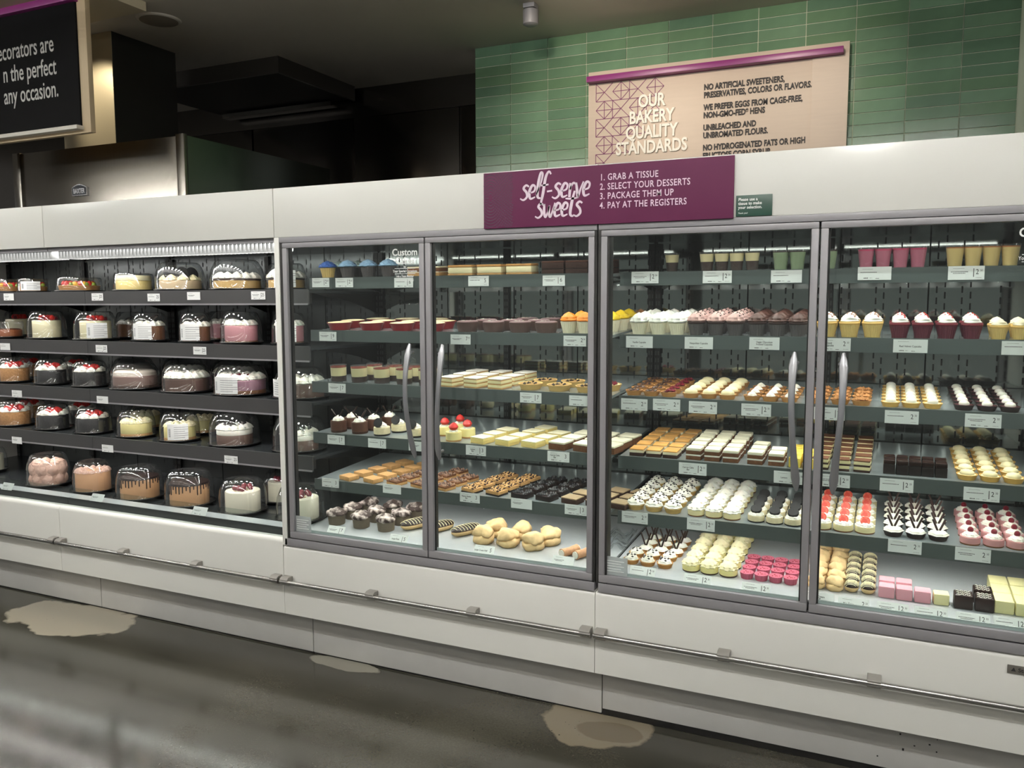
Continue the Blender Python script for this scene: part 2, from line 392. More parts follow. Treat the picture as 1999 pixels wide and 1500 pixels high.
for i in range(4):
    for j in range(5):
        if i+j > 4: continue
        x0, z1 = .06+i*g, .93-j*g; x1, z0 = x0+g, z1-g; xm, zm = x0+g/2, z1-g/2
        if (i+j) % 2 == 0:
            for q in (((x0, z0), (x1, z1)), ((x0, z1), (x1, z0)), ((x0, z0), (x1, z0)), ((x0, z0), (x0, z1)), ((x0, zm), (xm, zm))): seg(lat, q[0], q[1], .0045, -.0005)
        else:
            for q in (((xm, z1), (x1, zm)), ((x1, zm), (xm, z0)), ((xm, z0), (x0, zm)), ((x0, zm), (xm, z1)), ((x0, zm), (x1, zm)), ((xm, z0), (xm, z1)), ((x0, z0), (x1, z0))): seg(lat, q[0], q[1], .0045, -.0005)
lat.build('lattice_print', mat('lattice_plum', (128, 58, 104), .5), bo)

# self-serve sweets sign on the fascia
ss = empty('self_serve_sign', (1.056, -.004, 1.940), 'plum purple self-serve sweets sign with brush lettering', 'sign')
MB().box(0, .963, -.008, 0, 0, .214).build('sign_panel', PURP, ss, bevel=.001)
dots = MB()
for k in range(15):
    rad = .018+k*.0115
    n = int(2*pi*rad/.0105)
    for q in range(n):
        a = 2*pi*(q+.5*(k % 2))/n
        for (ox, oz) in ((.03, .118),):
            x, zc = ox+rad*cos(a)*.62, oz+rad*sin(a)
            if .003 < x < .125 and .004 < zc < .21:
                d, e = .0030, .0022
                dots.quad((x-d, -.0084, zc-e), (x+d, -.0084, zc-e), (x+d, -.0084, zc+e), (x-d, -.0084, zc+e))
dots.build('dot_pattern', PURPD, ss, smooth=0)
LET = {
 's': (.50, [[(.48, .92, .8), (.28, 1.04, 1), (.12, .82, 1.2), (.34, .52, 1.2), (.40, .2, 1.1), (.18, -.02, .9), (-.06, .1, .6)]]),
 'e': (.50, [[(.06, .46, .7), (.36, .58, .9), (.40, .9, 1), (.2, 1.0, 1.2), (.04, .55, 1.4), (.14, .06, 1.1), (.46, .16, .6)]]),
 'l': (.34, [[(.02, .3, .6), (.26, 1.1, .8), (.34, 1.75, 1), (.2, 1.85, 1.1), (.1, 1.1, 1.4), (.12, .2, 1.3), (.34, .04, .7)]]),
 'f': (.40, [[(.56, 1.72, .8), (.4, 1.92, 1), (.22, 1.5, 1.3), (.14, .4, 1.4), (.04, -.42, .9)], [(-.04, .95, .8), (.46, 1.0, .8)]]),
 '-': (.42, [[(.0, .5, .8), (.34, .54, .8)]]),
 'r': (.44, [[(.08, 1.0, 1), (.1, .5, 1.3), (.1, .0, 1.2)], [(.1, .55, .7), (.26, .98, 1), (.44, .92, .9)]]),
 'v': (.50, [[(.02, 1.0, 1), (.12, .5, 1.3), (.22, .02, 1.2), (.36, .6, .8), (.5, 1.05, .7)]]),
 'w': (.74, [[(.02, 1.0, 1), (.06, .4, 1.3), (.18, .02, 1.1), (.32, .4, .8), (.38, .85, .9), (.40, .3, 1.2), (.52, .02, 1.1), (.66, .5, .8), (.76, 1.05, .7)]]),
 't': (.42, [[(.30, 1.85, .9), (.18, 1.0, 1.4), (.14, .2, 1.3), (.3, .0, .9), (.42, .1, .6)], [(-.28, 1.32, .6), (.16, 1.28, 1), (.62, 1.36, .5)]]),
}
def script_word(mb, word, x, z, h, wd, kx=1.17):
    for ch in word:
        adv, strokes = LET[ch]
        for st in strokes:
            P = []
            for i in range(len(st)-1):
                p0, p1, p2, p3 = st[max(i-1, 0)], st[i], st[i+1], st[min(i+2, len(st)-1)]
                for k in range(6):
                    t = k/6; P.append(tuple(.5*((2*b)+(c-a)*t+(2*a-5*b+4*c-d)*t*t+(3*b-a-3*c+d)*t**3) for a, b, c, d in zip(p0, p1, p2, p3)))
            P.append(st[-1])
            Q = [(x+h*(kx*p[0]+.10*p[1]), z+h*p[1], p[2]) for p in P]
            base = len(mb.v); n = len(Q)
            for i, q in enumerate(Q):
                a, b = Q[max(i-1, 0)], Q[min(i+1, n-1)]
                d = Vector((b[0]-a[0], b[1]-a[1])); nn = Vector((-d.y, d.x)).normalized()*wd*q[2]/2
                mb.v += [(q[0]-nn.x, -.0086, q[1]-nn.y), (q[0]+nn.x, -.0086, q[1]+nn.y)]
            for i in range(n-1): mb.f.append((base+2*i, base+2*i+2, base+2*i+3, base+2*i+1))
        x += adv*h*kx
sc = MB(); script_word(sc, 'self-serve', .160, .104, .052, .0082); script_word(sc, 'sweets', .222, .034, .050, .0082)
sc.build('brush_lettering', mat('sign_pale_pink', (232, 214, 226), .5), ss, smooth=0)
for i, s in enumerate(('1. GRAB A TISSUE', '2. SELECT YOUR DESSERTS', '3. PACKAGE THEM UP', '4. PAY AT THE REGISTERS')):
    put_text('sign_lettering', s, .478, -.0084, .158-i*.034, .033, MATS['sign_pale_pink'], ss, bold=.0004, sx=.78, extrude=.0003, spacing=1.1)
# green tissue notice
gn = empty('tissue_notice', (2.026, -.002, 1.945), 'small dark green tissue notice on the white fascia', 'sign')
MB().box(0, .121, -.003, 0, 0, .072).build('notice_panel', mat('notice_green', (28, 62, 52), .4), gn, bevel=.004)
for i, s in enumerate(('Please use a', 'tissue to make', 'your selection.')):
    put_text('notice_lettering', s, .008, -.0034, .053-i*.0135, .0145, INKW, gn, bold=.0003, sx=.92, extrude=.0002)
put_text('notice_lettering', 'Thank you!', .008, -.0034, .009, .0075, INKW, gn, bold=.0001, sx=.95, extrude=.0002)
# hanging black sign at the left
SY = .8
hs = empty('hanging_sign', (-2.113, SY, 2.73), 'black hanging cake decorating sign with pale wooden edge', 'sign')
WOODE = mat('sign_wood_edge', (206, 184, 150), .55, var=.08, vscale=8, stretch=(9, 9, 1))
MB().box(-1.7, 0, .0, .035, 0, 1.05).build('backing_board', WOODE, hs, bevel=.002)
MB().box(-1.7, -.075, -.012, 0, .045, .80).build('black_panel', mat('sign_black', (9, 9, 11), .8, spec=.15), hs)
MB().box(-1.7, -.06, -.055, 0, .018, .043).build('bottom_ledge', mat('sign_ledge', (222, 216, 204), .5), hs, bevel=.003)
MB().box(-1.7, -.06, -.05, 0, .80, .845).build('top_bar', PURPB, hs, bevel=.002)
SL = mat('sign_letter_grey', (205, 203, 198), .6)
for s, zz, xr in (('decorators are', .528, -.285), ('n the perfect', .385, -.272), ('any occasion.', .245, -.262)):
    put_text('sign_lettering', s, xr, -.0125, zz, .150, SL, hs, bold=.001, sx=.66, align='RIGHT', extrude=.0006)
for x in (-1.5, -.2): MB().tube([(x, .015, 1.05), (x, .015, CEIL-2.73+.0)], .006, 6).build('hanging_rod', FRAME, hs)

# ================================================================== display cases
Y_RAIL = .215; TILT = radians(3.0); TT = tan(TILT)
ZS = [1.765, 1.520, 1.275, 1.030, .803]          # shelf front heights in the glass door cases
YF = .222; YB = .815
DECKZ = .575; DECKY = .10
ZU = [1.712, 1.438, 1.170, .903]                  # shelf heights of the open cake cases
YUR = .235
def shelf_z(s, y): return (DECKZ+(y-DECKY)*TT) if s == 5 else ZS[s]+(y-YF)*TT

def led(mb, x0, x1, y, z, n, w=.013):
    for i in range(n):
        x = x0+(x1-x0)*(i+.5)/n
        mb.quad((x-w/2, y-w/2, z), (x-w/2, y+w/2, z), (x+w/2, y+w/2, z), (x+w/2, y-w/2, z))
def bracket(x, y0, y1, ztop, parent, drop=.085, tilt=0.0):
    pts = [(y0, ztop), (y1, ztop+(y1-y0)*tilt), (y1, ztop+(y1-y0)*tilt-drop)]
    for k in range(1, 6):
        t = k/6; pts.append((y1-(y1-y0)*t, ztop+(y1-y0)*tilt*(1-t)-drop*(1-t)**1.8-.012*t))
    MB().prism(pts, x-.0015, x+.0015).build('bracket', BRACK, parent)

def case_shell(x0, label, doors):
    e = empty('display_case', (x0, 0, 0), label, 'display case', 'row of refrigerated display cases')
    ztop = 2.160
    MB().box(.0012, L-.0012, 0, .05, 1.943, ztop).build('fascia', WHITE, e, bevel=.004)
    MB().box(.0012, L-.0012, .05, .98, 2.08, 2.14).build('roof_panel', KICK, e)
    MB().box(.0012, L-.0012, .05, .86, 1.925, 1.94).build('canopy_lining', DARKBACK, e)
    MB().box(.002, L-.002, .92, .98, .1, 2.08).build('outer_back', KICK, e)
    # front base panel with rounded upper lip
    zt = .533 if doors else .560
    lip = [(0.0, .204), (.0, zt-.018), (.004, zt-.007), (.012, zt), (.055, zt), (.055, .204)]
    MB().prism(lip, .0012, L-.0012).build('base_panel', WHITE, e, smooth=50)
    MB().box(.0012, L-.0012, .055, .95, .5, .535).build('tank_floor', DARKBACK, e)
    MB().box(.0012, L-.0012, .03, .95, .19, .204).build('base_underside', KICK, e)
    MB().box(.002, L-.002, .1, .95, .0, .19).build('plinth', BLACK, e)
    # bumper rail with brackets
    rl = MB().tube([(.006, -.034, .370), (L-.006, -.034, .370)], .0105, 12).build('bumper_rail', CHROME, e)
    for bx_ in (.03, .5, 1.0, L-.03):
        b = MB().prism([(-.001, .352), (-.001, .392), (-.03, .392), (-.044, .383), (-.044, .378), (-.026, .352)], bx_-.022, bx_+.022)
        b.build('rail_bracket', BRKT, rl, bevel=.002)
    return e
def back_panels(e, m, yb, seams):
    xs = [.006]+seams+[L-.006]
    for a, b in zip(xs, xs[1:]):
        MB().box(a+.003, b-.003, yb, yb+.012, .535, 1.925).build('back_panel', m, e)
    sl = MB(); r = random.Random(5); k = 0; x = .035
    while x < L-.03:
        for j in range(28):
            zz = .64+j*.0455+(.0225 if k % 2 else 0)
            if zz < 1.9: sl.box(x-.003, x+.003, yb-.0012, yb+.0005, zz, zz+.027)
        x += (.030, .062, .030, .105)[k % 4]; k += 1
    tag(sl.build('vent_slots', FRAMED, e, smooth=0), kind='stuff')
    for x in (.016, L/2, L-.016):
        u = MB().box(x-.014, x+.014, yb-.016, yb-.002, .55, 1.92).build('shelf_upright', BRACK, e)
        sm = MB()
        for j in range(40): sm.box(x-.009, x-.003, yb-.0168, yb-.0155, .58+j*.033, .60+j*.033); sm.box(x+.003, x+.009, yb-.0168, yb-.0155, .58+j*.033, .60+j*.033)
        tag(sm.build('upright_slots', mat('slot_grey', (60, 62, 62), .5), u, smooth=0), kind='stuff')

def make_door(e, a, b, handle_side, lettering, sticker):
    z0, z1 = .574, 1.917; y0, y1 = -.004, .03; sw_, tr_, br = .024, .022, .030
    d = empty('door'); d.parent = e
    MB().box(a, b, y0, y1, z1-tr_, z1).build('top_rail', FRAME, d, bevel=.003)
    MB().box(a, b, y0, y1, z0, z0+br).build('bottom_rail', FRAME, d, bevel=.003)
    MB().box(a, a+sw_, y0, y1, z0+br, z1-tr_).build('stile', FRAME, d, bevel=.003)
    MB().box(b-sw_, b, y0, y1, z0+br, z1-tr_).build('stile', FRAME, d, bevel=.003)
    ga = MB(); gz0, gz1 = z0+br, z1-tr_
    ga.box(a+sw_, a+sw_+.005, .012, .032, gz0, gz1); ga.box(b-sw_-.005, b-sw_, .012, .032, gz0, gz1)
    ga.build('gasket', FRAMED, d)
    MB().box(a+sw_+.001, b-sw_-.001, .010, .015, gz0, gz1).build('glass_pane', DOORGLASS, d)
    MB().box(a+sw_+.004, b-sw_-.004, .016, .022, gz0, gz0+.012).build('reflection_strip', mat('reflection_white', (205, 214, 216), .2, .4), d)  # white strip stands in for the reflection at the glass foot
    hx = b-.055 if handle_side > 0 else a+.075
    P, Rr = [], []
    for k in range(21):
        t = k/20; zz = 1.005+.475*t
        bow = sin(pi*t); side = .016*(cos(pi*t)) * handle_side
        P.append((hx+side*.6-.008*handle_side*bow, -.016-.044*bow**.8, zz))
        wd = .0105+.0085*abs(2*t-1)**3-.017*max(0, abs(2*t-1)-.85)/.15*.8
        Rr.append((max(wd, .003), .008))
    h = MB().tube(P, Rr, 10).build('handle', HANDLE, d)
    for zz in (1.04, 1.445): MB().tube([(hx, -.004, zz), (hx, -.03, zz)], .006, 8).build('handle_mount', HANDLE, d)
    if lettering:
        cxx = b-sw_-.075
        lt = d
        for s, zz, sz in (('Custom', 1.848, .040), ('Cakes', 1.813, .040), ('for', 1.797, .012), ('Your Special Occasions', 1.778, .0155), ('Ask a Team Member', 1.758, .0125)):
            put_text('vinyl_lettering', s, cxx, .0092, zz, sz, INKW, lt, bold=.0008 if sz > .03 else .0003, sx=.95 if sz > .03 else .8, align='CENTER', extrude=.0002)
        rules = MB()
        for zz, w_ in ((1.793, .1), (1.771, .1), (1.748, .085), (1.742, .085)): rules.box(cxx-w_/2, cxx+w_/2, .0090, .0094, zz, zz+.0022)
        rules.build('rule_lines', INKW, lt, smooth=0)
    if sticker:
        st = MB().box(a+sw_+.002, a+sw_+.088, .0075, .0095, gz0+.002, gz0+.074).build('frosted_sticker', FROST, d)
        r = MB()
        for k in range(5): r.box(a+sw_+.008, a+sw_+.075-.012*(k % 2), .0068, .0074, gz0+.056-k*.010, gz0+.0585-k*.010)
        r.build('sticker_print', INKW, d, smooth=0)
    return d

def glass_case(x0, label, post):
    e = case_shell(x0, label, True)
    back_panels(e, MIRROR, .84, [.42, .80, 1.14])
    # opening frame
    MB().box(.003, L-.003, -.002, .04, 1.919, 1.943).build('header_bar', FRAME, e, bevel=.002)
    MB().box(.003, L-.003, .032, .05, 1.90, 1.925).build('header_gasket', FRAMED, e)
    MB().box(.012, L-.003, -.003, .05, .5335, .569).build('sill', FRAME, e, bevel=.003)
    MB().box(.012, L-.003, .031, .05, .569, .60).build('sill_gasket', FRAMED, e)
    if post: MB().box(.001, .028, -.003, .06, .5335, 1.9425).build('end_post', WHITE2, e, bevel=.002)
    MB().box(.030 if post else .002, .045, .0, .05, .569, 1.919).build('jamb', FRAMED, e)
    MB().box(L-.013, L-.002, .0, .05, .569, 1.919).build('jamb', FRAMED, e)
    m = .779
    make_door(e, .046 if post else .014, m-.003, 1, True and post, True)
    make_door(e, m+.003, L-.012, -1, not post, False)
    for i, z in enumerate(ZS):
        s = empty('shelf', (0, YF, z)); s.parent = e
        a, b = .022, L-.010
        sh = MB().prism([(0, -.012), (0, 0), (YB-YF, (YB-YF)*TT), (YB-YF, (YB-YF)*TT-.012)], a, b); sh.build('shelf_board', SHELF, s)
        MB().box(a, b, -.008, -.001, -.048, .004).build('price_rail', RAIL, s)
        MB().box(a, b, -.0105, -.0085, -.050, .006).build('clear_strip', CLEARL, s)
        l = MB(); led(l, a+.03, b-.03, .15, -.0185+.15*TT, 15); led(l, a+.05, b-.02, .034, -.0185+.03*TT, 15); tag(l.build('led_strip', LEDM, s, smooth=0), kind='stuff')
        MB().box(a+.02, b-.02, .138, .162, -.018+.15*TT, -.012+.15*TT).build('led_housing', BRACK, s)
        for x in (a+.004, b-.004): bracket(x, .03, YB-YF, -.013, s, .075, TT)
    # bottom deck
    d = empty('deck', (0, 0, 0)); d.parent = e
    MB().prism([(.058, .556), (.058, .567), (DECKY, DECKZ), (.83, DECKZ+(.83-DECKY)*TT), (.83, DECKZ+(.83-DECKY)*TT-.01), (DECKY, DECKZ-.010)], .006, L-.006).build('deck_pan', STEEL, d)
    for x in (.38, .76, 1.14): MB().box(x-.001, x+.001, .062, .8, .57, .5715+.0).build('deck_seam', FRAMED, d)
    l = MB(); [l.quad((q, .15, 1.922), (q, .17, 1.922), (q+.66, .17, 1.922), (q+.66, .15, 1.922)) for q in (.08, .78)]; tag(l.build('canopy_led', LEDT, e, smooth=0), kind='stuff')
    return e

def cake_case(x0, label):
    e = case_shell(x0, label, False)
    back_panels(e, DARKBACK, .84, [.36, .76, 1.16])
    MB().box(.002, L-.002, .02, .05, 1.925, 1.943).build('canopy_edge', FRAME, e)
    # ribbed honeycomb air grille and light under the canopy
    gr = MB()
    for i in range(60): x = .03+i*.0245; gr.box(x, x+.005, .06, .178, 1.889, 1.925)
    MB().prism([(.075, 1.924), (.075, 1.915), (.165, 1.893), (.172, 1.924)], .03, L-.03).build('canopy_diffuser', DIFFUSER, e)
    tag(gr.build('air_grille', mat('grille_white', (220, 222, 222), .4), e), kind='stuff')
    l = MB(); led(l, .04, L-.04, .19, 1.921, 27, .016); led(l, .04, L-.04, .215, 1.921, 27, .016); tag(l.build('canopy_led', LEDC, e, smooth=0), kind='stuff')
    for i, z in enumerate(ZU):
        s = empty('shelf', (0, YUR, z)); s.parent = e
        a, b = .001, L-.001; dp = .58
        MB().box(a, b, .004, dp, -.014, 0).build('shelf_board', SHELFD, s)
        MB().box(a, b, -.006, .004, -.068, .006).build('price_rail', RAILD, s)
        MB().box(a, b, -.0085, -.0062, -.070, -.062).build('rail_lip', FRAME, s)
        l = MB(); led(l, .03, L-.03, .034, -.0645, 27); tag(l.build('led_strip', LEDU, s, smooth=0), kind='stuff')
        MB().box(.02, L-.02, .020, .048, -.064, -.0145).build('led_housing', BRACK, s)
        for x in (.01, L/2, L-.01): bracket(x, .06, dp, -.015, s, .10)
    d = empty('deck'); d.parent = e
    MB().prism([(.062, .560), (.062, .592), (.125, .597), (.125, .575), (.83, .585), (.83, .560)], .002, L-.002).build('deck_pan', SHELFD, d)
    MB().box(.002, L-.002, .058, .062, .5605, .596).build('deck_front', RAILD, d)
    MB().prism([(.063, .593), (.124, .598), (.124, .601), (.063, .596)], .002, L-.002).build('steel_ledge', STEEL, d)
    MB().box(.003, L-.003, .030, .036, .5605, .664).build('glass_lip', CLEARL, d)
    return e
e0 = cake_case(-2*L, 'open white refrigerated cake case at the far left end')
cake_case(-L, 'open white refrigerated cake case under the steel oven')
MB().box(-.024, -.0005, .0, .98, .0, 2.16).build('side_panel', WHITE, e0, bevel=.002)
c2 = glass_case(0, 'white glass door pastry case with blue cupcakes at top left', True)
c3 = glass_case(L, 'white glass door pastry case with red velvet cupcakes', False)
MB().box(L+.0005, L+.024, .0, .98, .0, 2.16).build('side_panel', WHITE, c3, bevel=.002)
# kick plates: removable grey panels under the cases
for k, (a, b, lab) in enumerate(((-3.04, -1.320, 'grey steel kick plate at the far left under the cake cases'), (-1.316, .102, 'grey steel kick plate under the open cake case'),
                 (.106, 1.531, 'grey steel kick plate under the middle pastry case'), (1.535, 3.04, 'scuffed grey kick plate under the right pastry case'))):
    o = empty('kick_plate', (a, .07, 0), lab, 'kick plate', 'kick plates along the floor')
    z0 = .008 if k < 3 else .028
    MB().box(0, b-a, 0, .012, z0, .189).build('plate', KICK, o, bevel=.002)
    MB().box(0, b-a, .004, .018, .001, z0-.001).build('shadow_gap', BLACK, o)  # black strip put in for the shade under the plate
    if k == 3:
        r = random.Random(2); sc_ = MB()
        for i in range(7): x, z = 1.0+r.random()*.2, .06+r.random()*.11; sc_.box(x, x+.002+r.random()*.006, -.0006, .0001, z, z+.003+.006*r.random())
        sc_.build('chip_marks', BLACK, o, smooth=0)
# maker's plate at the right edge
p = at(1966, 1305, y=-.001)
mp_ = empty('maker_plate', (p.x, -.001, p.z), 'small grey maker plate on the right base panel', 'plate')
MB().box(0, .12, -.003, 0, -.014, .014).build('plate_body', mat('plate_grey', (120, 116, 110), .4, .5), mp_, bevel=.003)
MB().prism([(.010, -.006), (.024, -.006), (.018, .007)], -.0036, -.003, 'y').build('plate_logo', INK, mp_)
put_text('plate_lettering', 'Struc', .030, -.0034, -.006, .018, INK, mp_, bold=.0003, extrude=.0002)

# ================================================================== pastries
def P(name, mb, m, sm=40, bv=0): return (name, mb.mesh(name, m, sm, bv))
RN = random.Random(11)
cake_choc = mat('chocolate_cake', (58, 34, 25), .75, var=.25, vscale=120, bump=.5, bscale=160)
cake_dark = mat('dark_chocolate', (32, 22, 20), .4, var=.25, vscale=90)
cake_gold = mat('golden_crust', (206, 152, 88), .7, var=.2, vscale=60, bump=.4, bscale=120)
cake_tan = mat('tan_biscuit', (196, 150, 96), .75, var=.25, vscale=90, bump=.5, bscale=160)
cake_brown = mat('brown_sponge', (118, 74, 44), .8, var=.3, vscale=110, bump=.5, bscale=170)
creamw = mat('whipped_cream', (246, 242, 230), .5, sss=.15)
creamy = mat('cream_yellow', (246, 234, 190), .5, sss=.1)
creamc = mat('cheesecake_cream', (242, 228, 178), .5, sss=.1)
def pleat(n, a=.03): return lambda th, r, z: 1+a*cos(n*th)
def swirl(k, a, tw, H): return lambda th, r, z: 1+a*cos(k*th+tw*z/H)
def swirl_mb(D, H, z0, k=7, a=.1, tw=5, layers=3, mb=None, ox=0, oy=0):
    mb = mb or MB(); R = D/2; prof = [(R*.80, z0)]
    N = 9
    for i in range(N+1):
        t = i/N; r = R*(1-t**1.9)**.85*(1+.06*sin(t*layers*2*pi)); prof.append((max(r, .0), z0+H*(.06+.94*t)) if i < N else (0, z0+H))
    return mb.lathe(prof, 28, lambda th, r, z: 1+a*cos(k*th+tw*(z-z0)/H), ox, oy)
def dome_mb(D, H, z0, n=20, mod=None, mb=None, ox=0, oy=0, edge=.25):
    mb = mb or MB(); R = D/2
    prof = [(R*.96, z0), (R, z0+H*edge)]+[(R*cos(pi/2*t), z0+H*(edge+(1-edge)*sin(pi/2*t))) for t in (.2, .4, .6, .8)]+[(0, z0+H)]
    return mb.lathe(prof, n, mod, ox, oy)
def scatter(D, n, r, z, seed, H=0.0, sq=.8, rect=None, flatr=1.0):
    rr = random.Random(seed); mb = MB()
    for i in range(n):
        if rect: x, y = rr.uniform(-.5, .5)*rect[0], rr.uniform(-.5, .5)*rect[1]; zz = z
        else:
            a, q = rr.random()*6.28, math.sqrt(rr.random())*D/2*flatr; x, y = q*cos(a), q*sin(a); zz = z+H*max(0, 1-(2*q/D)**1.18)**.53
        mb.chunk(x, y, zz, r*rr.uniform(.7, 1.2), rr, sq)
    return mb
def cup_prof(R0, R1, z0, z1): return [(R0, z0), (R1, z1)]

def k_cupcake(D, case, frost, topm=None, fh=.55, k=7, sugar=None, cap=.92, tw=5):
    def f():
        h = D*.62; out = []
        out.append(P('cake_case', MB().lathe([(D*.33, 0), (D*.36, h*.3), (D*.46, h)], 48, pleat(24, .025)), case, 25))
        if topm: out.append(P('cake_top', MB().lathe([(D*.45, h), (D*.49, h+.004), (D*.46, h+.010), (0, h+.013)], 24), topm))
        out.append(P('frosting', swirl_mb(D*cap, D*fh, h+(.008 if topm else .001), k, .11, tw), frost))
        if sugar: out.append(P('sprinkles', scatter(D*cap, 26, .0032, h+(.008 if topm else .001), 4, D*fh, flatr=.8), sugar, 0))
        return out
    return f
def k_cup(R, H, layers, tp=.26):
    def f():
        out = []; h0 = .002
        for nm, z0, z1, m in layers:
            r0, r1 = R*(.98-tp+tp*z0), R*(.98-tp+tp*z1)
            out.append(P(nm, MB().lathe([(r0-.0012, h0+z0*H), (r1-.0012, h0+z1*H-.0004)], 20), m))
        out.append(P('clear_cup', MB().lathe([(R*(.98-tp), 0), (R*.985, H*1.0), (R, H*1.06), (R*1.02, H*1.06)], 20), CUPM))
        return out
    return f
def k_pie(D, pan, fill, h=.03, rim=None):
    def f():
        out = [P('pie_pan', MB().lathe([(D*.36, 0), (D*.44, h*.8), (D*.49, h), (D*.5, h+.002), (D*.465, h-.002)], 36, pleat(36, .008)), pan)]
        out.append(P('filling', MB().lathe([(D*.46, h-.002), (D*.45, h+.003), (D*.3, h+.005), (0, h+.006)], 24), fill)); return out
    return f
def k_tart(D, shell, fill, bits=None, nb=14, h=None, br=.004, dollop=None, dd=.62, dh=.3, dk=0, extra=None, seed=3):
    h = h or D*.28
    def f():
        out = [P('tart_shell', MB().lathe([(D*.38, 0), (D*.47, h*.85), (D*.495, h), (D*.455, h), (D*.43, h-.004)], 40, pleat(20, .018)), shell)]
        out.append(P('filling', MB().lathe([(D*.43, h-.006), (D*.43, h-.002), (0, h)], 20), fill))
        if bits: out.append(P('topping_bits', scatter(D*.72, nb, br, h+br*.4, seed), bits, 0))
        if dollop:
            mb = swirl_mb(D*dd, D*dh, h-.002, dk, .08, 3) if dk else dome_mb(D*dd, D*dh, h-.002, mod=lambda th, r, z: 1+.05*cos(2*th+1)+.04*cos(5*th))
            out.append(P('cream_dollop', mb, dollop))
        if extra: out += extra(D, h)
        return out
    return f
def k_cheese(D, base, body, top=None, hb=.008, hc=.024, extra=None, sw=(7, .1, 4), tdia=.94, th=.36):
    def f():
        out = [P('crust', MB().lathe([(D*.47, 0), (D*.485, hb)], 28, lambda t, r, z: 1+.012*cos(9*t)), base),
               P('cheesecake', MB().lathe([(D*.485, hb), (D*.49, hb+hc*.8), (D*.475, hb+hc), (0, hb+hc)], 28), body)]
        if top: out.append(P('cream_swirl', swirl_mb(D*tdia, D*th, hb+hc-.001, *sw), top))
        if extra: out += extra(D, hb+hc)
        return out
    return f
def strip_layers(w, d, spec, wob=.0):
    out = []; z = 0
    for nm, h, m, bv in spec:
        out.append(P(nm, MB().box(-w/2-wob*(bv > .001), w/2+wob*(bv > .001), -d/2, d/2, z, z+h), m, 40, bv)); z += h
    return out, z
def k_bar(w, d, spec, chunks=None):
    def f():
        out, z = strip_layers(w, d, spec)
        if chunks:
            n, r, m, sd = chunks[:4]; out.append(P('topping', scatter(0, n, r, z+r*.35, sd, rect=(w*.92, d*.92)), m, 0))
            if len(chunks) > 4: out.append(P('chocolate_pieces', scatter(0, n, r*.95, z+r*.3, sd+9, rect=(w*.92, d*.92)), chunks[4], 0))
        return out
    return f
def sticks(m, n=2, ln=.05, sp=.35):
    def g(D, h):
        rr = random.Random(n+7); mb = MB()
        for i in range(n):
            x = (-.5+i)*.012 if n == 2 else 0
            tx = (-1 if i == 0 else 1)*sp*ln
            mb.tube([(x*.2, -.006, h+.010), (x*.2+tx, -.006+.008*(i-.5), h+.014+ln)], .0038, 6)
        return [P('chocolate_stick', mb, m)]
    return g
def disc(m, R, th, z, tilt, y=0, x=0, name='cookie'):
    mb = MB().lathe([(R*.96, -th/2), (R, -th/4), (R, th/4), (R*.96, th/2), (0, th/2)], 22, lambda t, r, z: 1+.008*cos(22*t)); me = mb.mesh(name, m)
    me.transform(Matrix.Translation((x, y, z)) @ Matrix.Rotation(tilt, 4, 'X')); return (name, me)
straw = mat('strawberry_red', (196, 38, 34), .3, var=.2, vscale=90); strawc = mat('strawberry_cut', (212, 66, 52), .4, var=.3, vscale=60, two=((236, 150, 120), .5, .7))
rasp = mat('raspberry', (122, 18, 40), .35, bump=.9, bscale=330, var=.2); cookie = mat('black_cookie', (24, 23, 25), .7, bump=.4, bscale=300)
dchoc = mat('chocolate_glossy', (40, 24, 20), .3); mchoc = mat('milk_chocolate', (86, 52, 40), .45); chips = mat('chocolate_chips', (28, 18, 17), .5)
nut = mat('chopped_nuts', (214, 170, 112), .6, var=.3, vscale=150); blackbits = mat('black_crumb', (24, 23, 27), .32, var=.3, vscale=150)
redglaze = mat('red_glaze', (160, 26, 34), .3)
def berry(m, R, z, sq=1.1, x=0, y=0, name='raspberry'): return [(name, MB().ball(x, y, z, R, sq, 12, 7).mesh(name, m))]
def wedge_straw(D, h):
    mb = MB().lathe([(0, 0), (.017, .004), (.022, .014), (.014, .028), (0, .036)], 14, None, .003, -.004, h+.008); return [P('strawberry', mb, straw)]
def cutstraw(D, h): return [disc(strawc, D*.24, .005, h+D*.27, radians(52), -D*.10, 0, 'strawberry_slice')]

paper_white = mat('paper_case_white', (238, 228, 200), .6, sss=.1); paper_dark = mat('paper_case_brown', (44, 36, 34), .6); paper_grey = mat('paper_case_grey', (86, 80, 80), .55)
paper_red = mat('paper_case_plum', (92, 34, 48), .55); paper_gold = mat('paper_case_gold', (222, 190, 120), .55, var=.1, vscale=60)
fr = lambda n, c, r=.45: mat(n, c, r, sss=.1)
KIND = {}
def reg(k, f): KIND[k] = f()
PROTO = {}
def spawn(key, name, label, cat, group, loc, rz=0.0, tilt=TILT, sc=1.0, maker=None):
    if key not in PROTO: PROTO[key] = (maker or MAKERS[key])()
    e = empty(name, loc, label, cat, group); e.rotation_mode = 'ZXY'; e.rotation_euler = (tilt, 0, rz)
    if sc != 1: e.scale = (sc, sc, sc)
    for p_ in PROTO[key]: link(p_[0], p_[1], e)
    return e
ORD = ['', 'second', 'third', 'fourth', 'fifth', 'sixth', 'seventh']
def colname(i, n):
    if n == 1: return ''
    if n == 2: return ('left column', 'right column')[i]
    return 'leftmost' if i == 0 else 'rightmost' if i == n-1 else ORD[i]+' from left'
def rowname(j, n):
    if n == 1: return ''
    if n == 2: return ('front row', 'back row')[j]
    return 'front row' if j == 0 else 'back row' if j == n-1 else ORD[j]+' row'
COUNT = {}
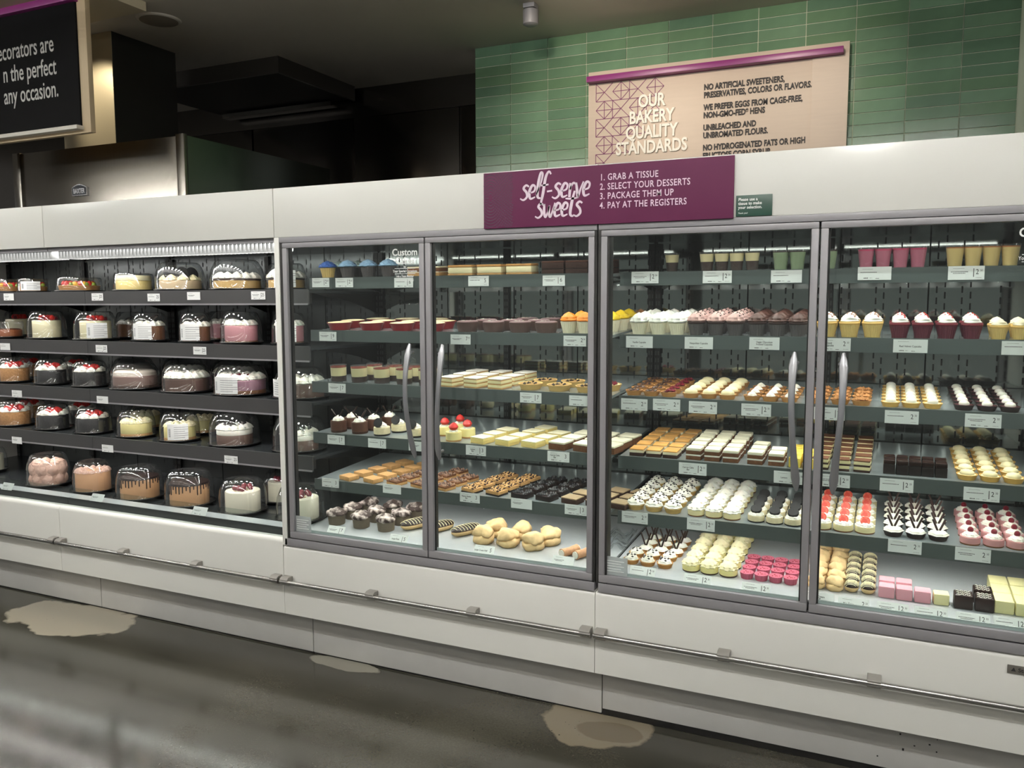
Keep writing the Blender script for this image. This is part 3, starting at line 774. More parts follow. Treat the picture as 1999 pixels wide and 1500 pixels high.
def grid(name, desc, cat, shelf, cols, rows, maker, yf=.285, fit=.97, D=None, dy=None, rotj=6.0, dx=0.0, skip=(), rowsby=None):
    """a tray of alike pastries: columns at the given sights, rows stepping back along the shelf"""
    pts = []
    for c in cols:
        q = at(c[0], c[1], y=yf); pts.append(q.x)
    if D is None: D = min(b-a for a, b in zip(pts, pts[1:]))*fit
    key = name+desc; nr = max(rows) if isinstance(rows, (list, tuple)) else rows
    made = maker(D); dy = dy or D*1.19
    for i, x in enumerate(pts):
        rn = rows[i] if isinstance(rows, (list, tuple)) else rows
        for j in range(rn):
            y = yf+j*dy+RN.uniform(-.0015, .0015)
            if y > .79: continue
            bits = [b for b in (desc, rowname(j, nr) if nr > 1 else '', colname(i, len(pts))) if b]
            spawn(key, name, ', '.join(bits), cat, desc, (x+j*dx, y, shelf_z(shelf, y)+.0004), radians(RN.uniform(-rotj, rotj)), maker=made)
            COUNT[desc] = COUNT.get(desc, 0)+1
def free(name, desc, cat, shelf, items, maker, D, y0=.285):
    """pastries set down one by one: (sight x, depth, turn, what sets it apart)"""
    made = maker(D); key = name+desc
    for it in items:
        px, y, rz, w_ = it
        zz = shelf_z(shelf, y); py = 700
        x = at(px, 0, y=y).x
        # the sight's x shifts a little with height: solve at the shelf height
        for _ in range(6):
            d = Vector((x, y, zz))-CAM; sx_ = CX+F*d.dot(_r)/d.dot(_w); x += (px-sx_)*d.dot(_w)/F/ (cos(YAW)+sin(YAW)*(px-CX)/F)
        spawn(key, name, desc+', '+w_, cat, desc, (x, y, zz+.0004), radians(rz), maker=made)

# ---------- middle case, top shelf
bl1 = fr('frost_royal_blue', (74, 112, 190)); bl2 = fr('frost_pale_blue', (150, 184, 214)); bl3 = fr('frost_mint', (178, 196, 190))
flat = dict(fh=.42, k=9, cap=1.02, tw=8)
free('blue_cupcake', 'golden cupcake with royal blue frosting', 'cupcake', 0, [(641, .30, 0, 'far left of the top shelf')], lambda D: k_cupcake(D, paper_gold, bl1, **flat), .079)
free('blue_cupcake', 'chocolate cupcake with pale blue frosting', 'cupcake', 0, [(680, .30, 20, 'beside the royal blue one'), (720, .30, 40, 'tallest at centre'), (759, .30, 10, 'under the window lettering')], lambda D: k_cupcake(D, paper_grey, bl2, **flat), .081)
free('blue_cupcake', 'cupcake with mint grey frosting', 'cupcake', 0, [(664, .385, 0, 'second row behind the blue cupcakes'), (700, .39, 0, 'behind the tallest blue cupcake')], lambda D: k_cupcake(D, paper_grey, bl3, **flat), .078)
creamice = fr('cream_icing', (240, 228, 196))
slice_m = lambda D: k_bar(.072, .11, [('sponge', .018, cake_tan, .002), ('cream_layer', .004, creamice, .001), ('sponge', .016, cake_brown, .002), ('icing', .007, creamice, .003)])
free('layer_cake_slice', 'iced brown layer cake slice on the top shelf', 'cake slice', 0, [(820, .31, 4, 'left one'), (856, .31, -3, 'right one by the door seal')], slice_m, .07)
sand = lambda D: k_bar(.118, .085, [('lower_pastry', .011, cake_tan, .002), ('whipped_cream', .027, creamy, .006), ('upper_pastry', .010, cake_gold, .003)])
free('cream_slice', 'cream filled pastry slice with golden lid', 'pastry', 0, [(906, .30, 2, 'left one'), (963, .30, -1, 'middle one'), (1020, .30, 1, 'right one')], sand, .11)
slab = lambda D: k_bar(.098, .10, [('cake_layer', .022, cake_choc, .002), ('filling_layer', .003, dchoc, .001), ('cake_layer', .024, cake_choc, .002), ('frosting', .007, mchoc, .002)])
free('chocolate_cake_slice', 'tall dark chocolate layer cake slice', 'cake slice', 0, [(1087, .30, 1, 'left one'), (1134, .30, -2, 'middle one'), (1180, .30, 2, 'right one behind the door frame')], slab, .1)
# second shelf
redpan = mat('red_foil_pan', (140, 26, 34), .35, .2); vanillatop = mat('vanilla_custard_top', (244, 226, 186), .4)
mk = lambda D: k_pie(D, redpan, vanillatop, .034)
free('custard_pie', 'cream custard pie in red foil pan', 'pie', 1,
     [(664, .295, 0, 'front row leftmost'), (726, .295, 9, 'front row second from left'), (786, .295, 3, 'front row third from left'), (845, .295, 5, 'front row rightmost'),
      (690, .425, 0, 'second row leftmost'), (750, .425, 0, 'second row second from left'), (808, .425, 0, 'second row third from left'), (866, .425, 0, 'second row rightmost'),
      (738, .555, 0, 'back row left'), (795, .555, 0, 'back row middle'), (852, .555, 0, 'back row right')], mk, .124)
brownpan = mat('brown_foil_cup', (92, 70, 64), .45, .15); mauve = mat('mauve_chocolate_top', (150, 122, 124), .3)
def k_pud(D):
    def f():
        h = .042
        return [P('cup', MB().lathe([(D*.40, 0), (D*.46, h*.5), (D*.47, h)], 32, pleat(32, .006)), brownpan), P('pudding_top', MB().lathe([(D*.46, h), (D*.47, h+.003), (D*.42, h+.005), (0, h+.005)], 24), mauve),
                P('sugar_flake', scatter(D*.5, 4, .007, h+.006, 8, sq=.3), creamw, 0)]
    return f
free('pudding_cup', 'round chocolate pudding cake in brown cup', 'pudding', 1,
     [(913, .30, 0, 'front row leftmost'), (964, .30, 0, 'front row second from left'), (1016, .30, 0, 'front row third from left'), (1067, .30, 0, 'front row rightmost'),
      (950, .405, 0, 'second row left'), (1000, .405, 0, 'second row middle'), (1052, .405, 0, 'second row right'), (1030, .51, 0, 'back row left'), (1078, .51, 0, 'back row right')], k_pud, .102)
orange = fr('frost_orange', (242, 140, 34)); yellow = fr('frost_yellow', (242, 206, 48))
free('vanilla_cupcake', 'cupcake with bright orange swirl frosting', 'cupcake', 1, [(1111, .30, 0, 'front left'), (1143, .30, 0, 'front right by the frame'), (1135, .385, 0, 'second row')], lambda D: k_cupcake(D, paper_white, orange, k=6, fh=.5, tw=4), .078)
free('vanilla_cupcake', 'cupcake with sunny yellow swirl frosting', 'cupcake', 1, [(1194, .38, 0, 'front of the three'), (1212, .46, 0, 'middle of the three'), (1228, .54, 0, 'back of the three')], lambda D: k_cupcake(D, paper_white, yellow, k=6, fh=.5, tw=4), .078)
# third shelf
redbrown = mat('berry_jelly', (132, 62, 50), .2)
jar = lambda D: k_cup(D/2*1.0, .074, [('chocolate_base', 0, .34, cake_choc), ('cheesecake_layer', .34, .88, creamc), ('glaze', .88, .94, redbrown)], .06)
free('cheesecake_cup', 'chocolate cheesecake in clear cup', 'dessert cup', 2,
     [(662, .285, 0, 'front row leftmost'), (702, .285, 0, 'front row second'), (746, .285, 0, 'front row third'), (790, .285, 0, 'front row fourth'), (834, .285, 0, 'front row rightmost'),
      (732, .375, 0, 'back row leftmost'), (771, .375, 0, 'back row second'), (810, .375, 0, 'back row third'), (849, .375, 0, 'back row rightmost')], jar, .080)
puff = mat('puff_pastry', (198, 150, 92), .7, bump=.7, bscale=220, var=.25, vscale=120); sugarice = mat('sugar_icing', (242, 236, 226), .4, var=.06, vscale=60)
nap = lambda D: k_bar(D, D*1.05, [('pastry', .005, puff, .001), ('custard', .013, creamc, .003), ('pastry', .005, puff, .001), ('custard', .013, creamc, .003), ('pastry', .004, puff, .001), ('icing', .005, sugarice, .002)])
free('napoleon_slice', 'iced napoleon pastry square', 'pastry', 2,
     [(882, .29, -14, 'front row left'), (929, .29, -13, 'front row middle'), (976, .29, -12, 'front row right'), (908, .40, -14, 'middle row left'), (952, .40, -13, 'middle row middle'), (1002, .40, -13, 'middle row right'),
      (932, .51, -14, 'back row left'), (979, .51, -12, 'back row middle'), (1026, .51, -12, 'back row right')], nap, .075)
custtart = lambda D: k_tart(D, mat('pale_tart_shell', (222, 184, 116), .65, var=.15, vscale=60), mat('custard_filling', (186, 146, 92), .35), chips, 16, .026, .005)
free('chocolate_chip_tart', 'round custard tart with chocolate pieces', 'tart', 2, [(1036, .30, 0, 'front row left'), (1092, .30, 0, 'front row middle'), (1148, .30, 0, 'front row right behind the frame'), (1065, .42, 0, 'back row left'), (1119, .42, 0, 'back row right')], custtart, .108)
free('berry_tart', 'round tart with dark berries', 'tart', 2, [(1190, .36, 0, 'seen past the middle door frame')], lambda D: k_tart(D, MATS['pale_tart_shell'], creamc, rasp, 9, .026, .011), .105)
# fourth shelf
mousse = lambda D: k_cheese(D, cake_choc, mat('chocolate_mousse', (84, 54, 42), .4), creamw, .010, .044, sticks(dchoc, 2, .040, .75), (6, .12, 5), .66, .34)
free('mousse_cake', 'chocolate mousse cake with cream and chocolate curls', 'mousse cake', 3, [(662, .285, 0, 'front left'), (703, .285, 40, 'front right'), (688, .375, 20, 'second row left'), (731, .375, 0, 'second row middle'), (762, .45, 10, 'back near the standard')], mousse, .080)
oreo = lambda D: k_cheese(D, cookie, mat('cookie_cheesecake', (228, 214, 176), .55, var=.2, vscale=110), creamw, .008, .030, lambda D, h: [disc(cookie, D*.28, .008, h+D*.29, radians(70), -D*.30, -D*.05, 'black_cookie')], (6, .1, 5), .62, .34)
free('cookie_cheesecake', 'small cheesecake with upright black cookie', 'cheesecake', 3, [(746, .28, 0, 'front left'), (780, .37, 0, 'behind the left handle'), (812, .30, 0, 'front right')], oreo, .080)
strawch = lambda D: k_cheese(D, cake_tan, mat('lemon_cheesecake', (244, 230, 160), .5), creamw, .007, .034, wedge_straw, (6, .12, 5), .55, .22)
free('strawberry_cheesecake', 'small yellow cheesecake with whole strawberry', 'cheesecake', 3, [(842, .275, 0, 'behind the door stile'), (886, .275, 0, 'front by the handle'), (868, .37, 30, 'behind the handle'), (913, .36, 0, 'rear right'), (897, .455, 60, 'furthest back')], strawch, .074)
lemonb = mat('lemon_curd', (246, 222, 140), .45, var=.06, vscale=40); lemonw = mat('lemon_icing', (248, 240, 206), .45)
lemon = lambda D: k_bar(D, D*.95, [('shortbread', .010, mat('shortbread', (234, 206, 130), .6), .002), ('lemon_layer', .014, lemonb, .002), ('icing', .004, lemonw, .0015)])
free('lemon_bar', 'pale yellow lemon bar', 'bar', 3, [(942, .28, -16, 'front row left'), (990, .28, -15, 'front row middle'), (1041, .28, -14, 'front row right'), (966, .375, -16, 'second row left'), (1016, .375, -15, 'second row middle'),
     (1066, .375, -15, 'second row right'), (991, .47, -15, 'third row left'), (1042, .47, -15, 'third row middle'), (1092, .47, -15, 'third row right'), (1066, .565, -15, 'furthest back')], lemon, .078)
carrot = mat('carrot_sponge', (104, 66, 40), .8, var=.35, vscale=120, bump=.6, bscale=170); icing = mat('cream_cheese_icing', (244, 238, 212), .5, bump=.3, bscale=60)
carr = lambda D: k_bar(D, D, [('carrot_sponge', .026, carrot, .002), ('icing', .009, icing, .0035)])
free('carrot_cake_bar', 'large carrot cake bar with cream icing', 'bar', 3, [(1096, .28, -12, 'front row leftmost'), (1144, .28, -12, 'front row middle'), (1192, .28, -12, 'front row rightmost'), (1120, .38, -12, 'second row left'), (1166, .38, -12, 'second row middle'), (1210, .38, -11, 'second row right'),
     (1144, .48, -12, 'third row left'), (1187, .48, -11, 'third row middle'), (1229, .48, -11, 'third row right by the shelf end')], carr, .080)
# fifth shelf
blond = lambda D: k_bar(D, D*.8, [('biscuit', .022, cake_tan, .005)])
free('blondie_bar', 'golden shortbread blondie bar', 'bar', 4, [(682, .27, -18, 'front row left'), (729, .27, -18, 'front row right'), (710, .355, -18, 'second row left'), (756, .355, -18, 'second row right'), (737, .44, -18, 'third row left'), (784, .44, -18, 'third row right'),
     (764, .525, -18, 'fourth row left'), (808, .525, -18, 'fourth row right'), (790, .61, -18, 'back row left'), (832, .61, -18, 'back row right')], blond, .078)
magic = lambda D: k_bar(D, D*.85, [('biscuit', .012, cake_tan, .002), ('caramel', .008, cake_brown, .002)], (30, .0065, mat('toasted_coconut', (150, 116, 96), .6, var=.4, vscale=180), 5, mat('toffee_bits', (84, 58, 48), .5)))
free('coconut_bar', 'chunky toasted coconut bar', 'bar', 4, [(775, .275, -18, 'front row leftmost'), (822, .275, -18, 'front row middle'), (869, .275, -18, 'front row rightmost'), (800, .36, -18, 'second row left'), (846, .36, -18, 'second row middle'), (892, .36, -18, 'second row right'),
     (826, .445, -18, 'third row left'), (871, .445, -18, 'third row middle'), (915, .445, -18, 'third row right'), (895, .53, -18, 'furthest back')], magic, .076)
pb = lambda D: k_bar(D, D*.85, [('chocolate_base', .008, cake_dark, .001), ('peanut_layer', .014, cake_tan, .002)], (34, .0060, nut, 6, cake_choc))
free('peanut_bar', 'peanut bar topped with pale chopped nuts', 'bar', 4, [(922, .275, -16, 'front row left'), (970, .275, -16, 'front row right'), (946, .36, -16, 'second row left'), (992, .36, -16, 'second row right'), (969, .445, -16, 'third row left'), (1014, .445, -16, 'third row right'), (992, .53, -16, 'back row left'), (1035, .53, -16, 'back row right')], pb, .076)
blk = lambda D: k_bar(D, D*.85, [('brownie', .022, cake_dark, .003)], (46, .0075, blackbits, 7))
free('brownie', 'black cookie brownie with crumbled top', 'brownie', 4, [(1020, .275, -15, 'front row left'), (1068, .275, -15, 'front row right'), (1043, .36, -15, 'second row left'), (1090, .36, -15, 'second row right'), (1065, .445, -15, 'third row left'), (1111, .445, -15, 'third row right'), (1087, .53, -15, 'back row left'), (1131, .53, -15, 'back row right')], blk, .078)
swirlb = mat('marbled_cream_top', (172, 150, 118), .5, var=.45, vscale=22)
frb = lambda D: k_bar(D, D*.85, [('brownie', .022, cake_choc, .003), ('swirl_top', .005, swirlb, .0015)])
free('frosted_brownie', 'brownie with marbled cream top', 'brownie', 4, [(1118, .27, -14, 'front row left'), (1166, .27, -14, 'front row middle behind the frame'), (1212, .27, -14, 'front row right'), (1140, .355, -14, 'second row left'), (1187, .355, -14, 'second row middle'), (1232, .355, -14, 'second row right'),
     (1209, .44, -14, 'third row left'), (1252, .44, -14, 'third row right')], frb, .076)
# deck
sugar = mat('sugared_chocolate', (58, 42, 38), .75, var=.5, vscale=26, bump=.4, two=((214, 198, 192), .46, .62)); muffcase = mat('muffin_side', (104, 92, 78), .6, var=.15, vscale=60)
muff = lambda D: (lambda: [P('muffin_side', MB().lathe([(D*.42, 0), (D*.47, .05)], 40, pleat(28, .015)), muffcase), P('muffin_top', dome_mb(D*1.06, .030, .046, 28, lambda th, r, z: 1+.04*cos(3*th+1)+.03*cos(7*th)).rough(.012, 38), sugar, 180)])
free('chocolate_muffin', 'dark chocolate muffin dusted with sugar', 'muffin', 5, [(658, .26, 0, 'front row left'), (706, .26, 50, 'front row middle'), (754, .26, 90, 'front row right'), (690, .365, 20, 'middle row left'), (737, .365, 70, 'middle row middle'), (784, .365, 120, 'middle row right'),
     (722, .47, 200, 'back row left'), (768, .47, 250, 'back row middle'), (813, .47, 300, 'back row right')], muff, .092)
bun = mat('choux_bun', (232, 198, 146), .65, var=.2, vscale=40, bump=.7, bscale=45)
def k_eclair(w, ln, stripe=True):
    def f():
        def cap(z0, sx, sz, m, nm, top=False):
            mb = MB(); N = 14; n = 14; rings = []
            for i in range(N+1):
                t = -1+2*i/N; r = max(0.02, (1-abs(t)**3.2))**.5
                ring = []
                for k_ in range(n):
                    th = (pi*k_/(n-1)) if top else 2*pi*k_/n
                    ring.append(len(mb.v)); mb.v.append((sx*r*cos(th), t*ln/2, z0+sz*r*sin(th)))
                rings.append(ring)
            for a, c in zip(rings, rings[1:]):
                for k_ in range(n-1 if top else n): mb.f.append((a[k_], c[k_], c[(k_+1) % n], a[(k_+1) % n]))
            mb.f.append(tuple(rings[0])); mb.f.append(tuple(reversed(rings[-1])))
            return P(nm, mb, m)
        out = [cap(w*.36, w*.5, w*.36, bun, 'bun'), cap(w*.44, w*.505, w*.34, dchoc, 'chocolate_glaze', True)]
        st = MB(); N = 9
        for i in range(N):
            y = -ln*.40+ln*.80*i/(N-1); q = abs(2*y/ln); r = max(.1, 1-q**3.2)**.5; P_ = []
            for k_ in range(9):
                th = pi*(.06+.88*k_/8); P_.append((w*.512*r*cos(th), y+(.5-k_/8)*ln*.09, w*.44+w*.352*r*sin(th)))
            st.tube(P_, w*.022, 5)
        out.append(P('icing_stripes', st, creamy)); return out
    return f
free('eclair', 'large striped chocolate eclair', 'eclair', 5, [(812, .33, -30, 'leftmost behind the door stile'), (858, .33, -30, 'middle of the three'), (910, .33, -30, 'rightmost beside cream puffs')], lambda D: k_eclair(.062, .155), 1)
lump = lambda s: (lambda th, r, z: 1+.06*cos(3*th+s)+.04*cos(5*th+2*s)+.02*sin(90*z))
puffk = lambda D: (lambda: [P('lower_bun', MB().lathe([(D*.40, 0), (D*.50, D*.12), (D*.49, D*.30), (D*.40, D*.40)], 28, lump(1)).rough(D*.10, 34/D*.09), bun, 180), P('cream_filling', MB().lathe([(D*.34, D*.34), (D*.40, D*.385), (D*.34, D*.42)], 20), creamw),
       P('upper_bun', dome_mb(D*.92, D*.42, D*.39, 28, lambda th, r, z: 1+.09*cos(3*th+2.2)+.06*cos(7*th+z*160)+.03*cos(11*th), edge=.3).rough(D*.15, 30/D*.09, 3.1), bun, 180)])
free('cream_puff', 'large golden cream puff', 'cream puff', 5, [(945, .265, 0, 'front row left'), (992, .265, 70, 'front row middle'), (1041, .265, 140, 'front row right'), (970, .37, 200, 'back row left'), (1020, .37, 260, 'back row middle'), (1074, .345, 300, 'back row right')], puffk, .094)
def k_cannoli(D):
    def f():
        a = MB().tube([(0, -.045, .019), (0, -.03, .019), (0, 0, .0175), (0, .03, .019), (0, .045, .019)], [.019, .018, .0172, .018, .019], 16)
        return [P('shell', a, mat('cannoli_shell', (212, 160, 120), .6, var=.4, vscale=50, bump=.5)), P('filling', MB().tube([(0, -.05, .019), (0, .05, .019)], .0155, 14), creamw)]
    return f
free('cannoli', 'sugar dusted cannoli with white filling', 'cannoli', 5, [(1112, .245, -26, 'left one'), (1139, .245, -26, 'right one')], k_cannoli, 1)

# ---------- right case
cW = mat('mousse_vanilla', (236, 220, 170), .5); cG = mat('pistachio_layer', (150, 168, 130), .5); cP = mat('pink_mousse', (196, 110, 132), .5); cP2 = mat('pink_glaze', (214, 72, 112), .3); cB = mat('caramel_custard', (226, 198, 128), .5); cO = mat('caramel_glaze', (186, 116, 56), .3)
cupspec = lambda lays: (lambda D: k_cup(D/2, .072, lays))
free('parfait_cup', 'layered chocolate and vanilla parfait cup', 'dessert cup', 0, [(1312, .34, 0, 'alone at left'), (1380, .285, 0, 'leftmost of four'), (1409, .285, 0, 'second of four'), (1438, .285, 0, 'third of four'), (1468, .285, 0, 'rightmost of four')],
     cupspec([('chocolate_layer', 0, .5, cake_choc), ('vanilla_layer', .5, .92, cW), ('glaze', .92, .96, dchoc)]), .060)
free('parfait_cup', 'pistachio green parfait cup', 'dessert cup', 0, [(1524, .285, 0, 'left one'), (1556, .285, 0, 'middle one behind the stile'), (1617, .285, 0, 'right one past the stile')], cupspec([('pistachio_layer', 0, .9, cG), ('glaze', .9, .95, cake_choc)]), .064)
free('parfait_cup', 'pink berry mousse cup', 'dessert cup', 0, [(1690, .285, 0, 'leftmost of four'), (1723, .285, 0, 'second of four'), (1757, .285, 0, 'third of four'), (1791, .285, 0, 'rightmost of four')], cupspec([('pink_mousse', 0, .86, cP), ('glaze', .86, .95, cP2)]), .060)
free('parfait_cup', 'caramel custard cup', 'dessert cup', 0, [(1863, .285, 0, 'leftmost of four'), (1898, .285, 0, 'second of four'), (1934, .285, 0, 'third of four'), (1971, .285, 0, 'rightmost of four')], cupspec([('custard', 0, .88, cB), ('caramel', .88, .94, cO)]), .062)
# cupcakes
ch_cup = mat('chocolate_cupcake_top', (50, 30, 26), .8)
V = fr('frost_white', (246, 244, 236)); PKM = fr('frost_mocha_pink', (206, 168, 162)); CH = fr('frost_chocolate', (80, 50, 42))
grid('white_cupcake', 'vanilla cupcake with white swirl frosting', 'cupcake', 1, [(1248, 640), (1285, 640), (1322, 640)], 4, lambda D: k_cupcake(D, paper_white, V, fh=.55), .29)
grid('neapolitan_cupcake', 'chocolate cupcake with mocha pink frosting', 'cupcake', 1, [(1360, 640), (1398, 640), (1436, 640)], 4, lambda D: k_cupcake(D, paper_grey, PKM, ch_cup, fh=.55, sugar=chips), .29)
grid('chocolate_cupcake', 'chocolate cupcake with dark chocolate frosting', 'cupcake', 1, [(1478, 640), (1518, 640), (1558, 640)], 4, lambda D: k_cupcake(D, paper_grey, CH, ch_cup, fh=.5), .29)
goldtop = mat('golden_cake_top', (226, 186, 110), .7)
grid('gold_cupcake', 'golden cupcake with sprinkled white dome', 'cupcake', 1, [(1614, 640), (1658, 640), (1703, 640)], 2, lambda D: k_cupcake(D, paper_gold, V, goldtop, fh=.42, cap=.8, k=3, sugar=mat('gold_sprinkles', (150, 96, 60), .5)), .295)
redtop = mat('red_velvet_top', (112, 32, 44), .8)
grid('red_velvet_cupcake', 'red velvet cupcake with white peak', 'cupcake', 1, [(1756, 640), (1801, 640), (1848, 640), (1897, 640)], 2, lambda D: k_cupcake(D, paper_red, V, redtop, fh=.46, cap=.74, k=3, sugar=mat('red_crumbs', (176, 40, 36), .7)), .29)
grid('iced_cupcake', 'vanilla cupcake with cream icing at right edge', 'cupcake', 1, [(1950, 640), (1992, 640)], 2, lambda D: k_cupcake(D, paper_gold, creamice, goldtop, fh=.42, cap=.8, k=3), .29)
# third shelf
shell1 = mat('brown_tart_shell', (196, 140, 80), .7, var=.15, vscale=60); shelld = mat('chocolate_tart_shell', (44, 28, 25), .6)
bluemix = mat('blueberry_mix', (84, 60, 52), .35, var=.5, vscale=160)
grid('blueberry_tart', 'small glazed nut tart', 'tart', 2, [(1238, 771), (1272, 774)], 5, lambda D: k_tart(D, shell1, cake_brown, bluemix, 16, None, .006), .275)
grid('raspberry_tart', 'small tart with dark raspberries', 'tart', 2, [(1306, 775)], 5, lambda D: k_tart(D, shell1, cake_brown, rasp, 5, None, .010), .275, D=.068)
grid('lemon_tart', 'small tart with pale lemon cream', 'tart', 2, [(1349, 779), (1384, 781), (1420, 783)], 5, lambda D: k_tart(D, shell1, creamc, dollop=creamy, dd=.74, dh=.3), .275)
grid('chocolate_cream_tart', 'chocolate tart with small white dollop', 'tart', 2, [(1468, 783), (1504, 785), (1541, 787)], 4, lambda D: k_tart(D, shell1, cake_brown, None, dollop=creamw, dd=.5, dh=.26, dk=5), .275)
crum = mat('pecan_crumble', (186, 128, 74), .75, var=.35, vscale=90)
grid('crumble_tart', 'brown sugar crumble tart', 'tart', 2, [(1598, 788), (1640, 790), (1681, 793)], 4, lambda D: k_tart(D, shell1, crum, crum, 26, None, .008), .275)
grid('banana_cream_tart', 'golden tart with tall cream dollop', 'tart', 2, [(1738, 797), (1778, 798), (1820, 800)], 6, lambda D: k_tart(D, mat('butter_shell', (228, 182, 100), .65, var=.12, vscale=60), creamc, dollop=creamw, dd=.54, dh=.28), .275)
grid('velvet_tart', 'dark chocolate tart with white dollop', 'tart', 2, [(1881, 802), (1926, 804), (1971, 806)], 6, lambda D: k_tart(D, shelld, mat('plum_filling', (78, 24, 34), .4), dollop=creamw, dd=.5, dh=.24), .275)
# fourth shelf
caram = mat('toasted_meringue', (226, 170, 98), .4, var=.3, vscale=18)
grid('caramel_slice', 'chocolate slice with toasted caramel top', 'slice', 3, [(1247, 885), (1279, 889), (1312, 893)], 5, lambda D: k_bar(D*.88, D*1.08, [('chocolate_base', .014, cake_choc, .001), ('cream_layer', .010, creamice, .001), ('toasted_top', .006, caram, .003)]), .28, dy=.098, rotj=4)
ccspec = lambda D: k_bar(D*.86, D*.86, [('carrot_sponge', .016, carrot, .001), ('cream_layer', .006, creamw, .001), ('carrot_sponge', .014, carrot, .001), ('icing', .012, icing, .004)])
grid('carrot_cake_cube', 'small iced carrot cake cube in main block', 'cake cube', 3, [(1357, 903), (1392, 905), (1428, 908)], 5, ccspec, .28)
grid('carrot_cake_cube', 'small iced carrot cake cube in side line', 'cake cube', 3, [(1476, 911)], 3, lambda D: ccspec(.066), .28, D=.066)
grid('carrot_cake_cube', 'small iced carrot cake cube by the handle', 'cake cube', 3, [(1516, 914)], 2, lambda D: ccspec(.066), .28, D=.066)
grid('lemon_block', 'bright yellow lemon block', 'bar', 3, [(1552, 915), (1580, 915)], [4, 3], lambda D: k_bar(.042, .056, [('lemon_block', .036, mat('lemon_yellow', (246, 218, 96), .5), .003)]), .28, D=.055)
tira = lambda D: k_bar(D*.8, D*.72, [('sponge', .008, cake_choc, .001), ('cream', .012, creamc, .002), ('sponge', .007, cake_choc, .001), ('cream', .012, creamc, .002), ('cocoa_top', .004, mat('cocoa_top', (104, 64, 40), .85, var=.25, vscale=140), .001)])
grid('tiramisu_square', 'layered tiramisu square dusted with cocoa', 'cake square', 3, [(1602, 918), (1642, 922), (1683, 926)], 6, tira, .28)
grid('chocolate_cube', 'glossy dark chocolate cake cube', 'cake cube', 3, [(1735, 932), (1760, 934), (1785, 936), (1810, 938), (1836, 940)], 2, lambda D: k_bar(D*.96, D*1.1, [('cake', .034, cake_dark, .002), ('glaze', .018, dchoc, .005)]), .285, dy=.058, rotj=3)
grid('vanilla_cream_tart', 'pale golden tart with white peaked cream', 'tart', 3, [(1887, 936), (1932, 938), (1978, 942)], 6, lambda D: k_tart(D, MATS['butter_shell'], creamc, dollop=creamy, dd=.66, dh=.26), .28)
# fifth shelf
grid('chip_cream_tart', 'cream tart sprinkled with black chips', 'tart', 4, [(1241, 994), (1277, 998), (1314, 1002)], 5, lambda D: k_tart(D, MATS['pale_tart_shell'], creamc, dollop=creamw, dd=.92, dh=.46, dk=7, extra=lambda D, h: [P('chocolate_chips', scatter(D*.92, 30, .0042, h, 12, D*.46, flatr=.85), chips, 0)]), .28)
coco = mat('pale_cheesecake_side', (240, 226, 176), .5)
grid('cream_cheesecake', 'white swirled mini cheesecake on fifth shelf', 'cheesecake', 4, [(1359, 1004), (1394, 1008), (1429, 1012)], 6, lambda D: k_cheese(D, cake_brown, coco, creamw, .005, .020, None, (8, .14, 5), .98, .42), .28)
grid('cookie_mini_cheesecake', 'mini cheesecake topped by flat black cookie', 'cheesecake', 4, [(1476, 1017), (1512, 1021), (1548, 1025)], 4, lambda D: k_cheese(D, cookie, MATS['cookie_cheesecake'], creamw, .006, .020, lambda D, h: [disc(cookie, D*.32, .011, h+D*.32, radians(28), 0, 0, 'black_cookie')], (8, .1, 4), .86, .26), .28)
grid('strawberry_mini_cheesecake', 'mini cheesecake topped by strawberry slice', 'cheesecake', 4, [(1604, 1030), (1646, 1034), (1688, 1039)], 5, lambda D: k_cheese(D, cake_brown, coco, creamw, .005, .020, cutstraw, (8, .1, 4), .9, .26), .28)
grid('chocolate_curl_tart', 'dark tart with cream and chocolate sticks', 'tart', 4, [(1743, 1049), (1787, 1053), (1831, 1057)], 5, lambda D: k_tart(D, shelld, cake_dark, dollop=creamw, dd=.92, dh=.3, dk=7, extra=lambda D, h: sticks(mat('chocolate_curl', (66, 48, 46), .5), 2, .042, .45)(D, h)), .28)
pinkm = mat('pink_cheesecake', (206, 150, 150), .5)
grid('raspberry_cheesecake', 'pink mini cheesecake with raspberry on cream', 'cheesecake', 4, [(1893, 1063), (1939, 1068), (1984, 1073)], 5, lambda D: k_cheese(D, cake_brown, pinkm, creamw, .005, .022, lambda D, h: berry(rasp, D*.15, h+D*.32), (7, .12, 4), .74, .3), .28)
# deck
smallt = lambda D: k_tart(D, shell1, creamc, dollop=creamw, dd=.78, dh=.36, dk=6, extra=lambda D, h: [P('chocolate_chips', scatter(D*.78, 16, .0045, h, 13, D*.36, flatr=.8), chips, 0)])
grid('chip_tart', 'deck tart with cream and chocolate flakes', 'tart', 5, [(1233, 1094), (1265, 1099), (1298, 1105)], 2, smallt, .255)
grid('chocolate_stick_tart', 'cream tart with tall chocolate sticks on deck', 'tart', 5, [(1262, 1062), (1291, 1066), (1321, 1070)], 3, lambda D: k_tart(D, shell1, creamc, dollop=creamw, dd=.9, dh=.3, dk=6, extra=sticks(dchoc, 2, .055, .35)), .40, D=.062)
grid('deck_cheesecake', 'white swirled mini cheesecake on bottom deck', 'cheesecake', 5, [(1349, 1112), (1385, 1118), (1422, 1124)], 6, lambda D: k_cheese(D, cake_choc, MATS['lemon_cheesecake'], creamy, .006, .020, None, (8, .14, 5), .96, .45), .26)
pinkc = mat('pink_case', (186, 92, 114), .55); pinkt = mat('pink_cake_top', (206, 128, 144), .65, var=.3, vscale=90, two=((176, 84, 106), .5, .68))
